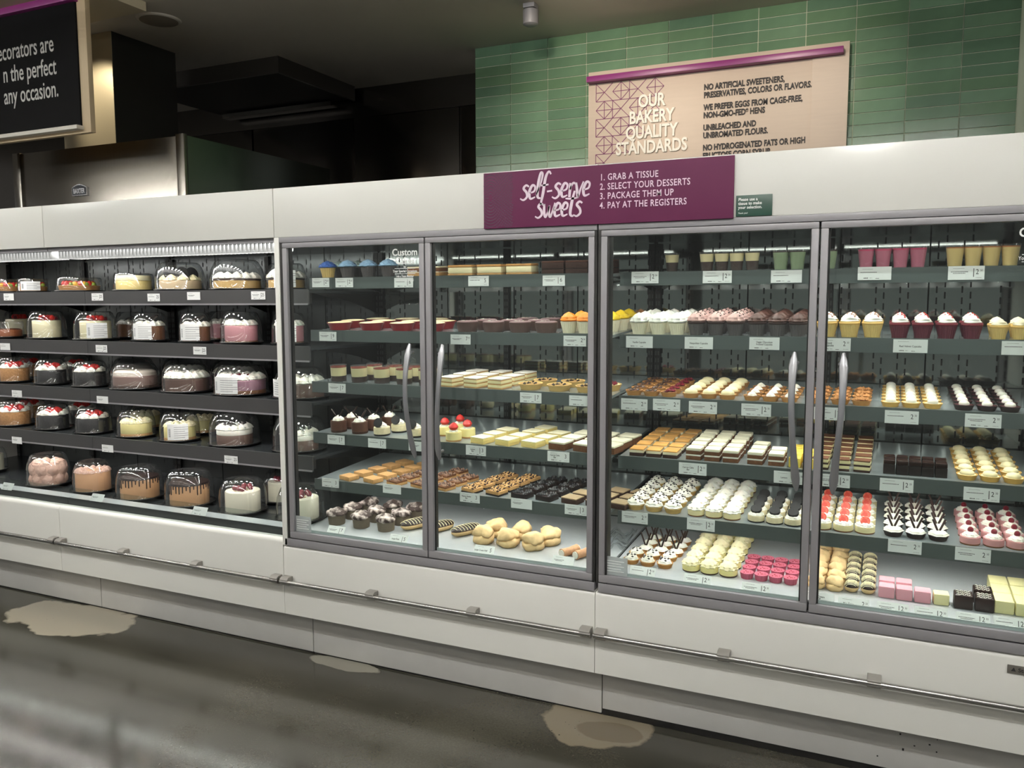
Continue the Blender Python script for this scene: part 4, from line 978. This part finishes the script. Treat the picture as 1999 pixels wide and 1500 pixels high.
grid('pink_petit_cake', 'little pink cake in pink paper case', 'cake', 5, [(1458, 1126), (1486, 1130), (1514, 1134), (1543, 1138)], 4, lambda D: (lambda: [P('paper_case', MB().lathe([(D*.42, 0), (D*.5, .024), (D*.46, .024)], 40, pleat(20, .03)), pinkc), P('cake_top', MB().lathe([(D*.46, .020), (D*.45, .0225), (0, .024)], 20), pinkt), P('pink_crumbs', scatter(D*.6, 6, .003, .024, 5), redglaze, 0)]), .255)
grid('mini_cream_puff', 'mini golden cream puff', 'cream puff', 5, [(1594, 1145), (1630, 1150)], 6, lambda D: puffk(D), .255, fit=.95, rotj=60)
grid('mini_eclair', 'mini striped chocolate eclair', 'eclair', 5, [(1662, 1156), (1694, 1160)], 6, lambda D: k_eclair(D*.92, D*1.05), .26, dy=.066)
pk = mat('pink_fondant', (230, 164, 176), .45); yl = mat('yellow_fondant', (246, 236, 180), .45)
cube = lambda m, n: (lambda D: k_bar(D*.96, D*.9, [(n, D*.78, m, .006)]))
grid('pink_petit_four', 'pink fondant petit four cube', 'petit four', 5, [(1730, 1166), (1764, 1171), (1800, 1176)], [2, 2, 1], cube(pk, 'fondant_cube'), .255, rotj=2)
grid('yellow_petit_four', 'single pale yellow fondant petit four cube', 'petit four', 5, [(1836, 1181)], 1, cube(yl, 'fondant_cube'), .255, D=.052)
def k_squig(D):
    def f():
        out, z = strip_layers(D*.94, D*.9, [('chocolate_cube', D*.8, dchoc, .005)]); mb = MB()
        for q in range(3):
            mb.tube([(D*(-.36+.72*i/14), D*(.1*sin(i*1.5)+(-.28+.28*q)), z+.0006) for i in range(15)], .0013, 5)
        out.append(P('white_squiggle', mb, creamw)); return out
    return f
grid('chocolate_petit_four', 'black glazed petit four with white squiggles', 'petit four', 5, [(1879, 1190), (1920, 1195)], [1, 2], k_squig, .25, rotj=2)
grid('lemon_loaf', 'long pale yellow lemon loaf slice', 'loaf cake', 5, [(1957, 1197), (1998, 1202)], 3, lambda D: k_bar(D*.98, .085, [('loaf', .046, mat('lemon_loaf', (242, 234, 176), .55, var=.05, vscale=40), .005)]), .27, dy=.088, rotj=1)
# plastic film over the empty end of the middle deck
film = MB(); rr = random.Random(9); nx, ny = 12, 14
x0_, y0_ = at(1160, 1070, y=.36).x, .34
for j in range(ny):
    for i in range(nx): film.v.append((x0_+i*.012, y0_+j*.018, shelf_z(5, y0_+j*.018)+.012+rr.uniform(0, .018)+.014*sin(i*.9+j*.4)))
for j in range(ny-1):
    for i in range(nx-1): film.f.append((j*nx+i, j*nx+i+1, (j+1)*nx+i+1, (j+1)*nx+i))
fo = film.build('plastic_film', clear('crumpled_film', (240, 244, 246), .12, .7, .1, .05), None, smooth=60); tag(fo, 'crumpled clear plastic film on the deck beside the cannoli', 'film')

# ================================================================== packed cakes in the open case
def lid_mesh(D, H, low=False):
    R = D/2
    prof = ([(R*.985, .010), (R*.93, .016), (R*.90, H*.92), (R*.86, H), (0, H)] if low else
            [(R*.985, .010), (R*.95, .018), (R*.94, H*.45), (R*.90, H*.68), (R*.76, H*.93), (R*.66, H*.99), (R*.3, H*1.0), (0, H*.99)])
    return MB().lathe(prof, 48, lambda th, r, z: 1+(.010*cos(24*th) if .3*H < z < .97*H else 0)).mesh('lid', CLEARP, 40)
def tray_mesh(D):
    R = D/2
    return MB().lathe([(R*.86, 0), (R*.9, .004), (R*.985, .008), (R, .012), (R*.99, .015), (R*.9, .009), (R*.8, .006), (0, .006)], 36, lambda th, r, z: 1+.008*cos(36*th)).mesh('tray', BLACK, 40)
LIDS = {}
def container(D, H, loc, what, sticker=None, low=False, black=True):
    k = (round(D, 3), round(H, 3), low)
    if k not in LIDS: LIDS[k] = (lid_mesh(D, H, low), tray_mesh(D))
    e = empty('cake_container', loc, what, 'cake container', 'clear lidded cake containers')
    link('lid', LIDS[k][0], e); link('base_tray', LIDS[k][1], e)
    if sticker is not None:
        R = D/2*.965; a0 = sticker; mb = MB(); w = (.145 if D > .29 else .11)/R; n = 6; pr = MB()
        z0, z1 = .018, .018+min(.086, H*.6)
        P_ = []
        for i in range(n+1):
            a = a0-w/2+w*i/n; P_.append((R*sin(a), -R*cos(a)))
        for (xa, ya), (xb, yb) in zip(P_, P_[1:]): mb.quad((xa, ya, z0), (xb, yb, z0), (xb, yb, z1), (xa, ya, z1))
        s = mb.build('sticker', PAPER, e, 60)
        for li in range(6):
            zz = z0+(z1-z0)*(.14+.13*li); i0, i1 = (1, 2) if li % 2 else (1, 5)
            for i in range(2, 6 if li % 3 else 5):
                (xa, ya), (xb, yb) = P_[i], P_[i+1] if i+1 <= n else P_[i]
                pr.quad((xa*1.004, ya*1.004, zz), (xb*1.004, yb*1.004, zz), (xb*1.004, yb*1.004, zz+.0018), (xa*1.004, ya*1.004, zz+.0018))
        (xa, ya), (xb, yb) = P_[0], P_[1]
        for q in range(9): zz = z0+(z1-z0)*(.2+.06*q); pr.quad((xa*1.004+.4*(xb-xa), ya*1.004+.4*(yb-ya), zz), (xb*1.004, yb*1.004, zz), (xb*1.004, yb*1.004, zz+.0022), (xa*1.004+.4*(xb-xa), ya*1.004+.4*(yb-ya), zz+.0022))
        pr.build('sticker_print', mat('print_grey', (90, 92, 98), .7), s, smooth=0)
    return e
def ring_swirls(D, z, n, m, d=.05, h=.028, rf=.36, name='cream_rosettes', k=6):
    mb = MB()
    for i in range(n):
        a = 2*pi*i/n+.2; swirl_mb(d, h, z, k, .16, 4, 3, mb, D*rf*cos(a), D*rf*sin(a))
    return P(name, mb, m)
def berries(D, z, n, m, r=.014, rf=.25, name='strawberries', seed=1):
    rr = random.Random(seed); mb = MB()
    for i in range(n):
        a = 2*pi*i/n+rr.random(); q = D*rf*(.4+.6*rr.random()); mb.lathe([(0, -r*.9), (r*.8, -r*.5), (r, 0), (r*.7, r*.7), (0, r*1.1)], 10, None, q*cos(a), q*sin(a), z+r*.7)
    return P(name, mb, m)
def body(D, z0, z1, m, name='cake_layer', mod=None): return P(name, MB().lathe([(D/2*.99, z0), (D/2, z0+.003), (D/2, z1-.004), (D/2*.97, z1), (0, z1)], 40, mod), m)
crumbm = mat('caramel_crumb_side', (178, 128, 78), .85, var=.4, vscale=110, bump=.8, bscale=140)
blackm = mat('black_cookie_side', (26, 24, 25), .6, var=.2, vscale=90, bump=.6, bscale=80)
mauvem = mat('mauve_mousse', (150, 122, 114), .5); brownm = mat('brown_mousse', (100, 74, 64), .5); pinkcm = mat('pink_cake_side', (206, 142, 150), .5); pinkcm2 = mat('mauve_pink_side', (178, 132, 150), .5)
ivory = mat('ivory_buttercream', (234, 224, 186), .5, bump=.25, bscale=24); lemy = mat('lemon_cake_side', (240, 226, 156), .5)
rosem = mat('pink_rosette', (230, 190, 172), .5); peach = mat('peach_buttercream', (222, 172, 130), .5, bump=.2, bscale=24); peach2 = mat('pale_peach_drip_cake', (212, 164, 118), .5)
whitem = mat('white_buttercream', (240, 234, 212), .5, bump=.25, bscale=20)
mixb = mat('mixed_berries', (112, 22, 40), .3, var=.6, vscale=40)
def drip(D, z, m):
    mb = MB(); rr = random.Random(4); n = 34
    for i in range(n):
        a = 2*pi*i/n; ln = rr.uniform(.018, .05); R = D/2+.0012
        mb.tube([(R*cos(a), R*sin(a), z-.004), (R*cos(a), R*sin(a), z-ln)], [.0034, .0028], 6)
    mb.lathe([(D/2+.002, z-.006), (D/2*.99, z+.003), (0, z+.004)], 36)
    return P('chocolate_drip', mb, m)
def discs_on(D, z, n, m, R=.03, rf=.3):
    mb = MB()
    out = []
    for i in range(n):
        a = 2*pi*i/n+.7; me = disc(m, R, .008, 0, radians(65), 0, 0, 'chocolate_cookie')[1]
        me.transform(Matrix.Translation((D*rf*cos(a), D*rf*sin(a), z+R*.8)) @ Matrix.Rotation(a*1.7, 4, 'Z')); out.append(('chocolate_cookie', me))
    return out
def fruit_tart(D): return lambda: [P('tart_shell', MB().lathe([(D*.46, 0), (D*.5, .028), (D*.47, .03), (D*.46, .026)], 48, pleat(30, .012)), shell1), body(D*.93, .004, .028, creamc, 'custard'),
                                   berries(D, .028, 14, straw, .015, .4, 'red_fruit', 3), berries(D, .026, 12, mat('kiwi_green', (132, 150, 52), .35), .012, .44, 'green_fruit', 8), berries(D, .028, 8, mat('mango_yellow', (236, 186, 56), .35), .013, .36, 'yellow_fruit', 5)]
CK = {
 'fruit': fruit_tart,
 'cheese': lambda D: (lambda: [body(D, 0, .05, mat('plain_cheesecake', (240, 214, 140), .55)), P('cream_top', MB().lathe([(D*.5, .05), (D*.505, .062), (D*.46, .074), (0, .076)], 40, lambda t, r, z: 1+.012*cos(16*t+z*120)), creamy)]),
 'oreo': lambda D: (lambda: [body(D, 0, .045, mat('tan_cheesecake', (196, 172, 138), .6)), ring_swirls(D, .045, 8, creamy, .055, .03)]+discs_on(D, .05, 5, cookie, .034, .28)),
 'cream_tan': lambda D: (lambda: [body(D, 0, .042, mat('golden_cheesecake', (206, 168, 104), .6)), P('chocolate_layer', MB().lathe([(D*.505, .042), (D*.505, .048), (0, .048)], 36), cake_choc), ring_swirls(D, .048, 12, creamw, .056, .032, .38)]),
 'flan': lambda D: (lambda: [body(D, 0, .04, mat('flan_brown', (156, 88, 52), .4)), P('glaze', MB().lathe([(D*.48, .04), (D*.4, .046), (0, .046)], 30), mat('flan_glaze', (110, 58, 36), .2))]),
 'ivory': lambda D: (lambda: [body(D, 0, .092, ivory, 'buttercream'), berries(D, .092, 7, straw, .016, .3), berries(D, .092, 4, mixb, .012, .36, 'dark_berries', 6)]),
 'choc_swirl': lambda D: (lambda: [body(D, 0, .07, cake_brown), ring_swirls(D, .07, 10, creamw, .044, .026, .36)]+[P('chocolate_shards', MB().tube([(-.05, 0, .095), (.03, .02, .12)], .004, 5).tube([(-.02, .03, .095), (.06, .0, .118)], .004, 5), dchoc)]),
 'pink_swirl': lambda D: (lambda: [body(D, 0, .010, cake_brown), body(D, .010, .078, pinkcm, 'pink_layer'), ring_swirls(D, .078, 10, creamw, .046, .026, .36)]),
 'crumb_straw': lambda D: (lambda: [body(D, 0, .07, crumbm, 'crumb_side'), ring_swirls(D, .07, 8, creamw, .045, .026, .36, k=3), berries(D, .072, 9, straw, .019, .36)]),
 'black_straw': lambda D: (lambda: [body(D, 0, .07, blackm, 'cookie_side', lambda t, r, z: 1+.012*cos(26*t)), ring_swirls(D, .07, 8, creamw, .05, .026, .36, k=3), berries(D, .074, 8, straw, .019, .34)]),
 'mauve': lambda D: (lambda: [body(D, 0, .016, cake_choc), body(D*.99, .016, .062, mauvem, 'mousse'), P('cream_top', MB().lathe([(D*.48, .062), (D*.47, .078), (D*.4, .086), (0, .086)], 40, lambda t, r, z: 1+.02*cos(14*t)), mat('dusted_cream', (214, 202, 190), .6))]),
 'brown_swirl': lambda D: (lambda: [body(D, 0, .062, brownm, 'mousse'), ring_swirls(D, .062, 14, creamw, .058, .034, .385), P('chocolate_chips', scatter(D*.6, 14, .006, .07, 3), chips, 0)]),
 'pink_big': lambda D: (lambda: [body(D, 0, .02, cake_brown), body(D*.995, .02, .066, pinkcm2, 'pink_layer'), ring_swirls(D, .066, 14, creamw, .056, .030, .385), berries(D, .07, 6, rasp, .012, .2, 'raspberries')]),
 'lemon': lambda D: (lambda: [body(D, 0, .014, cake_tan), body(D*.99, .014, .062, lemy, 'lemon_layer'), ring_swirls(D, .062, 10, creamy, .045, .024, .36), P('zest', scatter(D*.4, 12, .005, .075, 3), mat('lime_zest', (132, 150, 60), .5), 0)]),
 'mousse_layer': lambda D: (lambda: [body(D, 0, .044, brownm, 'chocolate_mousse'), body(D*.995, .044, .066, creamw, 'cream_layer'), ring_swirls(D, .066, 12, creamw, .05, .026, .37), P('chocolate_shards', scatter(D*.6, 16, .009, .088, 6, sq=1.6), chips, 0)]),
 'rosette': lambda D: (lambda: [body(D*.92, 0, .105, rosem, 'buttercream')]+[rose_side(D)]),
 'peach': lambda D: (lambda: [body(D, 0, .092, peach, 'buttercream'), ring_swirls(D, .09, 14, rosem, .036, .02, .42)]),
 'drip': lambda D: (lambda: [body(D, 0, .095, peach2, 'buttercream'), drip(D, .095, dchoc)]),
 'berry': lambda D: (lambda: [body(D, 0, .088, whitem, 'buttercream'), berries(D, .088, 9, mixb, .014, .28, 'berries', 5), P('caramel_dust', scatter(D*.5, 8, .004, .089, 3), cake_tan, 0)]),
}
def rose_side(D):
    mb = MB()
    for j, zz in enumerate((.026, .076)):
        for i in range(9):
            a = 2*pi*(i+.5*j)/9; t = MB(); swirl_mb(.058, .018, 0, 5, .12, 6, 3, t)
            Rm = Matrix.Translation((D*.43*cos(a), D*.43*sin(a), zz)) @ Matrix.Rotation(a, 4, 'Z') @ Matrix.Rotation(pi/2, 4, 'Y')
            b = len(mb.v); mb.v += [tuple(Rm @ Vector(v)) for v in t.v]; mb.f += [tuple(b+i_ for i_ in f) for f in t.f]
    for i in range(7):
        a = 2*pi*i/7; swirl_mb(.06, .022, .104, 5, .12, 6, 3, mb, D*.3*cos(a), D*.3*sin(a))
    return P('rosettes', mb, rosem)
def xat(px, y, z):
    x = at(px, 700, y=y).x
    for _ in range(6):
        d = Vector((x, y, z))-CAM; sx_ = CX+F*d.dot(_r)/d.dot(_w); x += (px-sx_)*d.dot(_w)/F/(cos(YAW)+sin(YAW)*(px-CX)/F)
    return x
def cake(kind, px, shelf, y, D, cD, cH, desc, sticker=None, low=False, lab2=None, rz=0):
    z = .599 if shelf == 4 else ZU[shelf]+.0005
    if shelf == 4: z = .586
    y = max(y, (.131 if shelf == 4 else YUR+.007)+cD/2)
    x = xat(px, y, z)
    key = 'cake%s%.3f' % (kind, D)
    spawn(key, 'cake' if kind not in ('fruit', 'flan') else 'tart', desc, 'cake' if kind not in ('fruit', 'flan') else 'tart', 'packed cakes in the open case', (x, y, z+.0075), rz, 0.0, maker=CK[kind](D)).scale = (1, 1, 1.16)
    container(cD, cH*1.17, (x, y, z), 'clear plastic container over the '+(lab2 or desc), sticker, low)
SK = .55
# top shelf
Y1 = .385
cake('fruit', 12, 0, Y1, .19, .235, .075, 'fruit tart at the far left of the top shelf', None, True)
cake('fruit', 66, 0, Y1+.02, .15, .185, .075, 'small fruit tart behind a large white sticker', .75, True)
cake('fruit', 156, 0, Y1, .22, .26, .075, 'large glazed fruit tart with kiwi and strawberries', None, True)
cake('cheese', 262, 0, Y1, .185, .225, .088, 'plain yellow cheesecake in a low container', None, True)
cake('oreo', 353, 0, Y1, .215, .27, .135, 'tan cheesecake with upright black cookies')
cake('cream_tan', 464, 0, Y1, .235, .285, .14, 'golden cheesecake with ring of piped cream')
cake('cream_tan', 560, 0, Y1+.02, .18, .215, .12, 'golden cheesecake seen past the white post', .6)
# second shelf
cake('flan', 12, 1, Y1, .18, .215, .09, 'brown flan at the far left of the second shelf', None, True)
cake('ivory', 93, 1, Y1, .155, .225, .145, 'ivory buttercream cake with dark berries, left of two')
cake('ivory', 188, 1, Y1, .165, .245, .145, 'ivory buttercream cake with strawberries, right of two', .95)
cake('choc_swirl', 294, 1, Y1-.01, .15, .20, .14, 'brown chocolate cake with piped cream, left of two', .35)
cake('choc_swirl', 384, 1, Y1-.02, .14, .185, .14, 'brown chocolate cake with piped cream, right of two', .35)
cake('pink_swirl', 472, 1, Y1-.01, .165, .22, .145, 'pink cake with piped cream on the second shelf')
cake('pink_swirl', 566, 1, Y1+.02, .14, .19, .14, 'pink cake with large sticker beside the white post', .45)
cake('ivory', 40, 1, Y1+.26, .16, .21, .14, 'ivory cake at the back left of the second shelf')
cake('choc_swirl', 258, 1, Y1+.26, .15, .205, .14, 'dark chocolate cake at the back of the second shelf')
cake('pink_swirl', 440, 1, Y1+.26, .16, .22, .145, 'pink cake at the back of the second shelf')
# third shelf
cake('crumb_straw', 30, 2, Y1-.01, .155, .205, .135, 'crumb sided strawberry cake on the third shelf')
cake('black_straw', 102, 2, Y1-.02, .155, .20, .13, 'black sided strawberry cake on third shelf, left of two')
cake('black_straw', 178, 2, Y1-.02, .16, .205, .13, 'black sided strawberry cake on third shelf, right of two')
cake('mauve', 265, 2, Y1-.015, .235, .275, .125, 'mauve mousse cake with dusted cream top')
cake('brown_swirl', 366, 2, Y1-.015, .225, .27, .13, 'brown mousse cake ringed with piped cream')
cake('pink_big', 472, 2, Y1-.015, .25, .295, .135, 'wide mauve pink cake with cream and raspberries', .1)
cake('brown_swirl', 588, 2, Y1-.01, .23, .28, .135, 'brown mousse cake seen past the white post', -.4)
cake('crumb_straw', 60, 2, Y1+.24, .16, .21, .135, 'crumb sided cake at the back left of third shelf')
cake('black_straw', 150, 2, Y1+.24, .16, .21, .135, 'black sided cake at the back of third shelf')
cake('mauve', 262, 2, Y1+.26, .22, .265, .13, 'mauve mousse cake at the back of third shelf')
cake('brown_swirl', 360, 2, Y1+.26, .22, .265, .135, 'brown mousse cake at the back of third shelf')
cake('pink_big', 458, 2, Y1+.28, .22, .27, .135, 'mauve pink cake at the back of third shelf')
# fourth shelf
cake('crumb_straw', 30, 3, Y1-.02, .175, .22, .135, 'crumb sided strawberry cake on the fourth shelf')
cake('black_straw', 106, 3, Y1-.03, .16, .205, .13, 'black sided strawberry cake on fourth shelf, left of two')
cake('black_straw', 184, 3, Y1-.03, .165, .21, .13, 'black sided strawberry cake on fourth shelf, right of two')
cake('lemon', 267, 3, Y1-.03, .165, .215, .13, 'pale lemon cake with zest, left of two')
cake('lemon', 352, 3, Y1-.035, .165, .22, .135, 'pale lemon cake with sticker, right of two', .7)
cake('mousse_layer', 459, 3, Y1-.03, .185, .275, .15, 'chocolate mousse cake with thick white cream layer')
cake('mousse_layer', 585, 3, Y1-.02, .19, .28, .15, 'chocolate mousse cake seen past the white post')
cake('crumb_straw', 60, 3, Y1+.22, .17, .215, .14, 'crumb sided cake at the back left of fourth shelf')
cake('black_straw', 160, 3, Y1+.22, .17, .215, .14, 'black sided cake at the back of fourth shelf')
cake('lemon', 285, 3, Y1+.22, .165, .22, .145, 'lemon cake at the back of fourth shelf, left of two')
cake('lemon', 395, 3, Y1+.22, .165, .22, .145, 'lemon cake at the back of fourth shelf, right of two')
# deck
YD = .30
cake('berry', -14, 4, YD+.10, .13, .18, .13, 'small white cake at the far left of the deck')
cake('rosette', 96, 4, YD-.02, .205, .245, .16, 'pink cake covered in buttercream rosettes')
cake('peach', 183, 4, YD-.03, .185, .225, .15, 'smooth peach cake with rosette border')
cake('drip', 274, 4, YD-.04, .20, .26, .15, 'peach cake with chocolate drip, left of two')
cake('drip', 371, 4, YD-.04, .20, .265, .155, 'peach cake with chocolate drip, right of two')
cake('berry', 475, 4, YD-.07, .175, .25, .145, 'white buttercream cake topped with berries')
cake('berry', 588, 4, YD-.05, .175, .25, .145, 'white berry cake seen past the white post')
cake('berry', 552, 4, YD+.22, .15, .22, .14, 'white berry cake at the back of the deck')

# ================================================================== price tags
def price_tag(px, py, y, kind, product, price='', title='', w=.098, h=.044, lean=None):
    """white card on the rail: title text or small print, ruled price box"""
    c = at(px, py, y=y)
    e = empty('price_tag', c, 'white price tag '+(('reading %s ' % price) if price and kind else '')+product, 'price tag', 'shelf price tags')
    MB().box(-w/2, w/2, -.0006, .0006, -h/2, h/2).build('card', PAPER, e)
    if title:
        for i, s in enumerate(title.split('\n')):
            n = len(title.split('\n')); put_text('title_print', s, -w*.16 if price else 0, -.0008, (-.004 if n == 1 else .002)-i*.0085, .0098, INK, e, bold=.0001, sx=.86, align='CENTER', extrude=.0001)
    pr = MB(); r = random.Random(int(px*7+py))
    def line(x0, x1, z, t=.0012):
        if t > .01: pr.quad((x0, -.0008, z), (x1, -.0008, z), (x1, -.0008, z+t), (x0, -.0008, z+t)); return
        x = x0
        while x < x1-.0005:
            e_ = min(x1, x+r.uniform(.0018, .0042)); pr.quad((x, -.0008, z), (e_, -.0008, z), (e_, -.0008, z+t*r.uniform(.8, 1.1)), (x, -.0008, z+t)); x = e_+r.uniform(.0006, .0014)
    line(-w*.36, -w*.05, h*.32, .0009)
    if not title:
        a = r.uniform(.02, .06); line(-w*.42, w*(.10-a), h*.06, .0022); 
        if r.random() < .6: line(-w*.36, w*(.02-a), -h*.05, .0020)
    if r.random() < .65: line(-w*.32, -w*.18, -h*.38, .003); line(-w*.14, -w*.06, -h*.36, .0012); line(w*.04, w*.14, -h*.40, .002)
    if price:
        if r.random() < .55: line(w*.195, w*.215, -h*.3, h*.62)
        line(w*.27, w*.43, -h*.36, .0009)
    pr.build('small_print', INK, e, smooth=0)
    if price:
        if '.' in price:
            a, b = price.split('.'); put_text('price_print', a, w*.26, -.0008, -h*.10, .024, INK, e, sx=.8, extrude=.0001)
            put_text('price_print', b, w*.38, -.0008, h*.10, .0095, INK, e, sx=.8, extrude=.0001)
        else: put_text('price_print', price, w*.33, -.0008, -h*.12, .024, INK, e, sx=.8, align='CENTER', extrude=.0001)
    if lean: e.rotation_euler = (lean, 0, 0)
    return e
YT = YF-.0122
T = [
 (626, 552, '2.50', '', 'under the royal blue cupcake'), (672, 552, '2.50', '', 'under the pale blue cupcakes'), (788, 552, '6', '', 'under the iced layer cake'), (934, 549, '5', '', 'under the cream pastry slices'), (1081, 548, '6', '', 'under the chocolate layer cake'),
 (640, 657, '9', '', 'under the red foil pies'), (899, 663, '7.50', '', 'under the pudding cups'), (1122, 666, '2.50', '', 'under the orange cupcakes'),
 (658, 758, '7', '', 'under the cheesecake cups'), (1036, 777, '7', '', 'under the custard tarts'), (1133, 783, '', '', 'under the rightmost custard tart'),
 (656, 859, '7', '', 'under the mousse cakes'), (736, 866, '7', '', 'under the cookie cheesecakes'), (816, 872, '', '', 'under the left strawberry cheesecake'), (929, 880, '3', 'Lemon\nBar', 'under the lemon bars'), (1090, 892, '3', 'Carrot Cake\nBar', 'under the large carrot cake bars'),
 (645, 943, '3', '', 'under the blondie bars'), (765, 955, '', '', 'under the coconut bars'), (917, 972, '3', 'Peanut Butter\nBar', 'under the peanut bars'), (1018, 984, '', '', 'under the black brownies'), (1124, 996, '3', '', 'under the marbled brownies'),
 (1259, 542, '2.50', '', 'at the left end of the right top shelf'), (1400, 541, '2.50', '', 'under the four layered parfaits'), (1535, 540, '', '', 'under the green parfaits'), (1707, 534, '', '', 'under the pink mousse cups'), (1886, 533, '2.50', '', 'under the caramel custard cups'),
 (1248, 668, '', 'Vanilla Cupcake', 'naming vanilla cupcakes'), (1364, 670, '', 'Neapolitan Cupcake', 'naming neapolitan cupcakes'), (1492, 671, '', 'Vegan Chocolate\nFrosted Cupcake', 'naming vegan chocolate cupcakes'), (1629, 673, '2.50', 'Gold\nCupcake', 'under the gold cupcakes'), (1777, 676, '', 'Red Velvet Cupcake', 'naming red velvet cupcakes'), (1992, 680, '', '', 'at the right photo edge under cupcakes'),
 (1238, 790, '2.50', '', 'under the glazed nut tarts'), (1301, 791, '2.50', '', 'under the raspberry tarts'), (1372, 796, '2.50', '', 'under the lemon cream tarts'), (1476, 801, '2.50', '', 'under the chocolate dollop tarts'), (1618, 808, '2.50', '', 'under the crumble tarts'), (1760, 815, '2.50', '', 'under the golden dollop tarts'), (1919, 822, '2.50', '', 'under the dark dollop tarts'),
 (1352, 916, '2.50', 'Carrot Cake\nBar', 'under the small carrot cake cubes'), (1540, 933, '2.50', 'Lemon', 'under the yellow lemon blocks'), (1628, 939, '2.50', '', 'under the tiramisu squares'), (1750, 948, '2.50', '', 'under the dark chocolate cubes'), (1916, 966, '2.50', '', 'under the white peaked tarts'),
 (1239, 1011, '2.50', '', 'under the chip cream tarts'), (1368, 1025, '2.50', '', 'under the fifth shelf cheesecakes'), (1766, 1068, '2.50', '', 'under the chocolate stick tarts'), (1899, 1084, '2.50', '', 'under the raspberry cheesecakes')]
for px, py, pr, ti, prod in T:
    price_tag(px, py, YT, True, prod, pr, ti, w=.098 if px < 1180 else .108, h=.043 if px < 1180 else .046)
YDK = .066
for px, py, pr, ti, prod in ((656, 1036, '7', '', 'under the chocolate muffins'), (778, 1053, '5', 'Large Éclair', 'under the large eclairs'), (945, 1075, '5', 'Large Cream Puff', 'under the large cream puffs'), (1099, 1096, '', '', 'under the cannoli'),
   (1254, 1117, '2.50', '', 'beside the frosted sticker'), (1361, 1133, '2.50', '', 'under the deck cheesecakes'), (1475, 1150, '2.50', '', 'under the pink cakes'), (1598, 1168, '', 'Mini Cream\nPuff', 'under the mini cream puffs'), (1666, 1180, '2.50', 'Mini Éclair', 'under the mini eclairs'),
   (1742, 1189, '2.50', '', 'under the pink petit fours'), (1817, 1199, '2.50', '', 'under the yellow petit four'), (1899, 1210, '2.50', '', 'under the black petit fours'), (1974, 1219, '2.50', '', 'under the lemon loaf slices')):
    price_tag(px, py, YDK, True, prod, pr, ti, w=.092 if px < 1180 else .1, h=.042, lean=radians(-34))
YTU = YUR-.0098
for px, py, prod in ((17, 580, 'at the far left of the top cake shelf'), (190, 580, 'under the large fruit tart'), (300, 581, 'under the plain yellow cheesecake'), (378, 578, 'under the black cookie cheesecake'), (504, 577, 'under the piped cream cheesecake'),
   (10, 677, 'under the brown flan'), (198, 681, 'under the right ivory cake'), (390, 685, 'under the right chocolate cream cake'), (33, 769, 'under the third shelf crumb cake'), (200, 781, 'under the third shelf black cake'),
   (33, 860, 'under the fourth shelf crumb cake'), (210, 876, 'between black cake and lemon cake'), (451, 898, 'under the layered mousse cake')):
    price_tag(px, py, YTU, False, prod, '25' if px in (190, 300, 504, 198, 390, 451) else '', w=.088, h=.04)
for px, py, prod in ((15, 950, 'on the ledge at the far left'), (190, 972, 'on the ledge under the peach cake'), (390, 998, 'on the ledge under the drip cake')):
    price_tag(px, py, .056, False, prod, '', w=.092, h=.042, lean=radians(-30))

# ================================================================== aisle lights (fittings behind and above the viewer, uplights added)
TUBE2 = mat('dim_tube_diffuser', (255, 255, 255), .5, emit=((254, 255, 252), TUBE_POWER*.35))
UPFILL = mat('added_uplight_glow', (255, 255, 255), .5, emit=((254, 255, 250), TUBE_POWER*5.0))  # upward glow added to brighten the ceiling
TUBE = mat('tube_diffuser', (255, 255, 255), .5, emit=((254, 255, 252), TUBE_POWER*1.55))
for k, (y, lab) in enumerate(((-2.2, 'linear aisle light nearest the cases'), (-4.4, 'linear aisle light in the middle'), (-6.6, 'linear aisle light furthest from the cases'))):
    for j, x in enumerate((-5.2, -1.6, 2.0, 5.6)):
        e = empty('linear_light', (x, y, 3.40), lab+', '+('leftmost', 'second from left', 'third from left', 'rightmost')[j], 'light', 'aisle linear lights')
        MB().box(-1.5, 1.5, -.04, .04, 0, .06).build('housing', WHITE2, e)
        MB().box(-1.48, 1.48, -.035, .035, -.012, -.001).build('diffuser', TUBE if k == 0 else TUBE2, e)
        MB().box(-1.48, 1.48, -.03, .03, .0605, .066).build('added_uplight', UPFILL, e)
        for q in (-1.2, 1.2): MB().tube([(q, 0, .06), (q, 0, .229)], .004, 6).build('cable', FRAME, e)
for k, (x, tx) in enumerate(((.4, .2), (2.5, 2.2), (-2.4, -2.2))):
    e = empty('aisle_spotlight', (x, -2.6, 3.45), ('left', 'right', 'far left')[k]+' track spotlight over the aisle', 'spotlight', 'aisle track spotlights')
    MB().lathe([(.05, 0), (.06, .02), (.06, .15), (.03, .179)], 18).build('lamp_head', FRAME, e)
    light('aisle_beam', 'SPOT', (x, -2.6, 3.44), AISLE_SPOT, (1, .96, .9), (tx, .2, .9), .05, 60, .8)
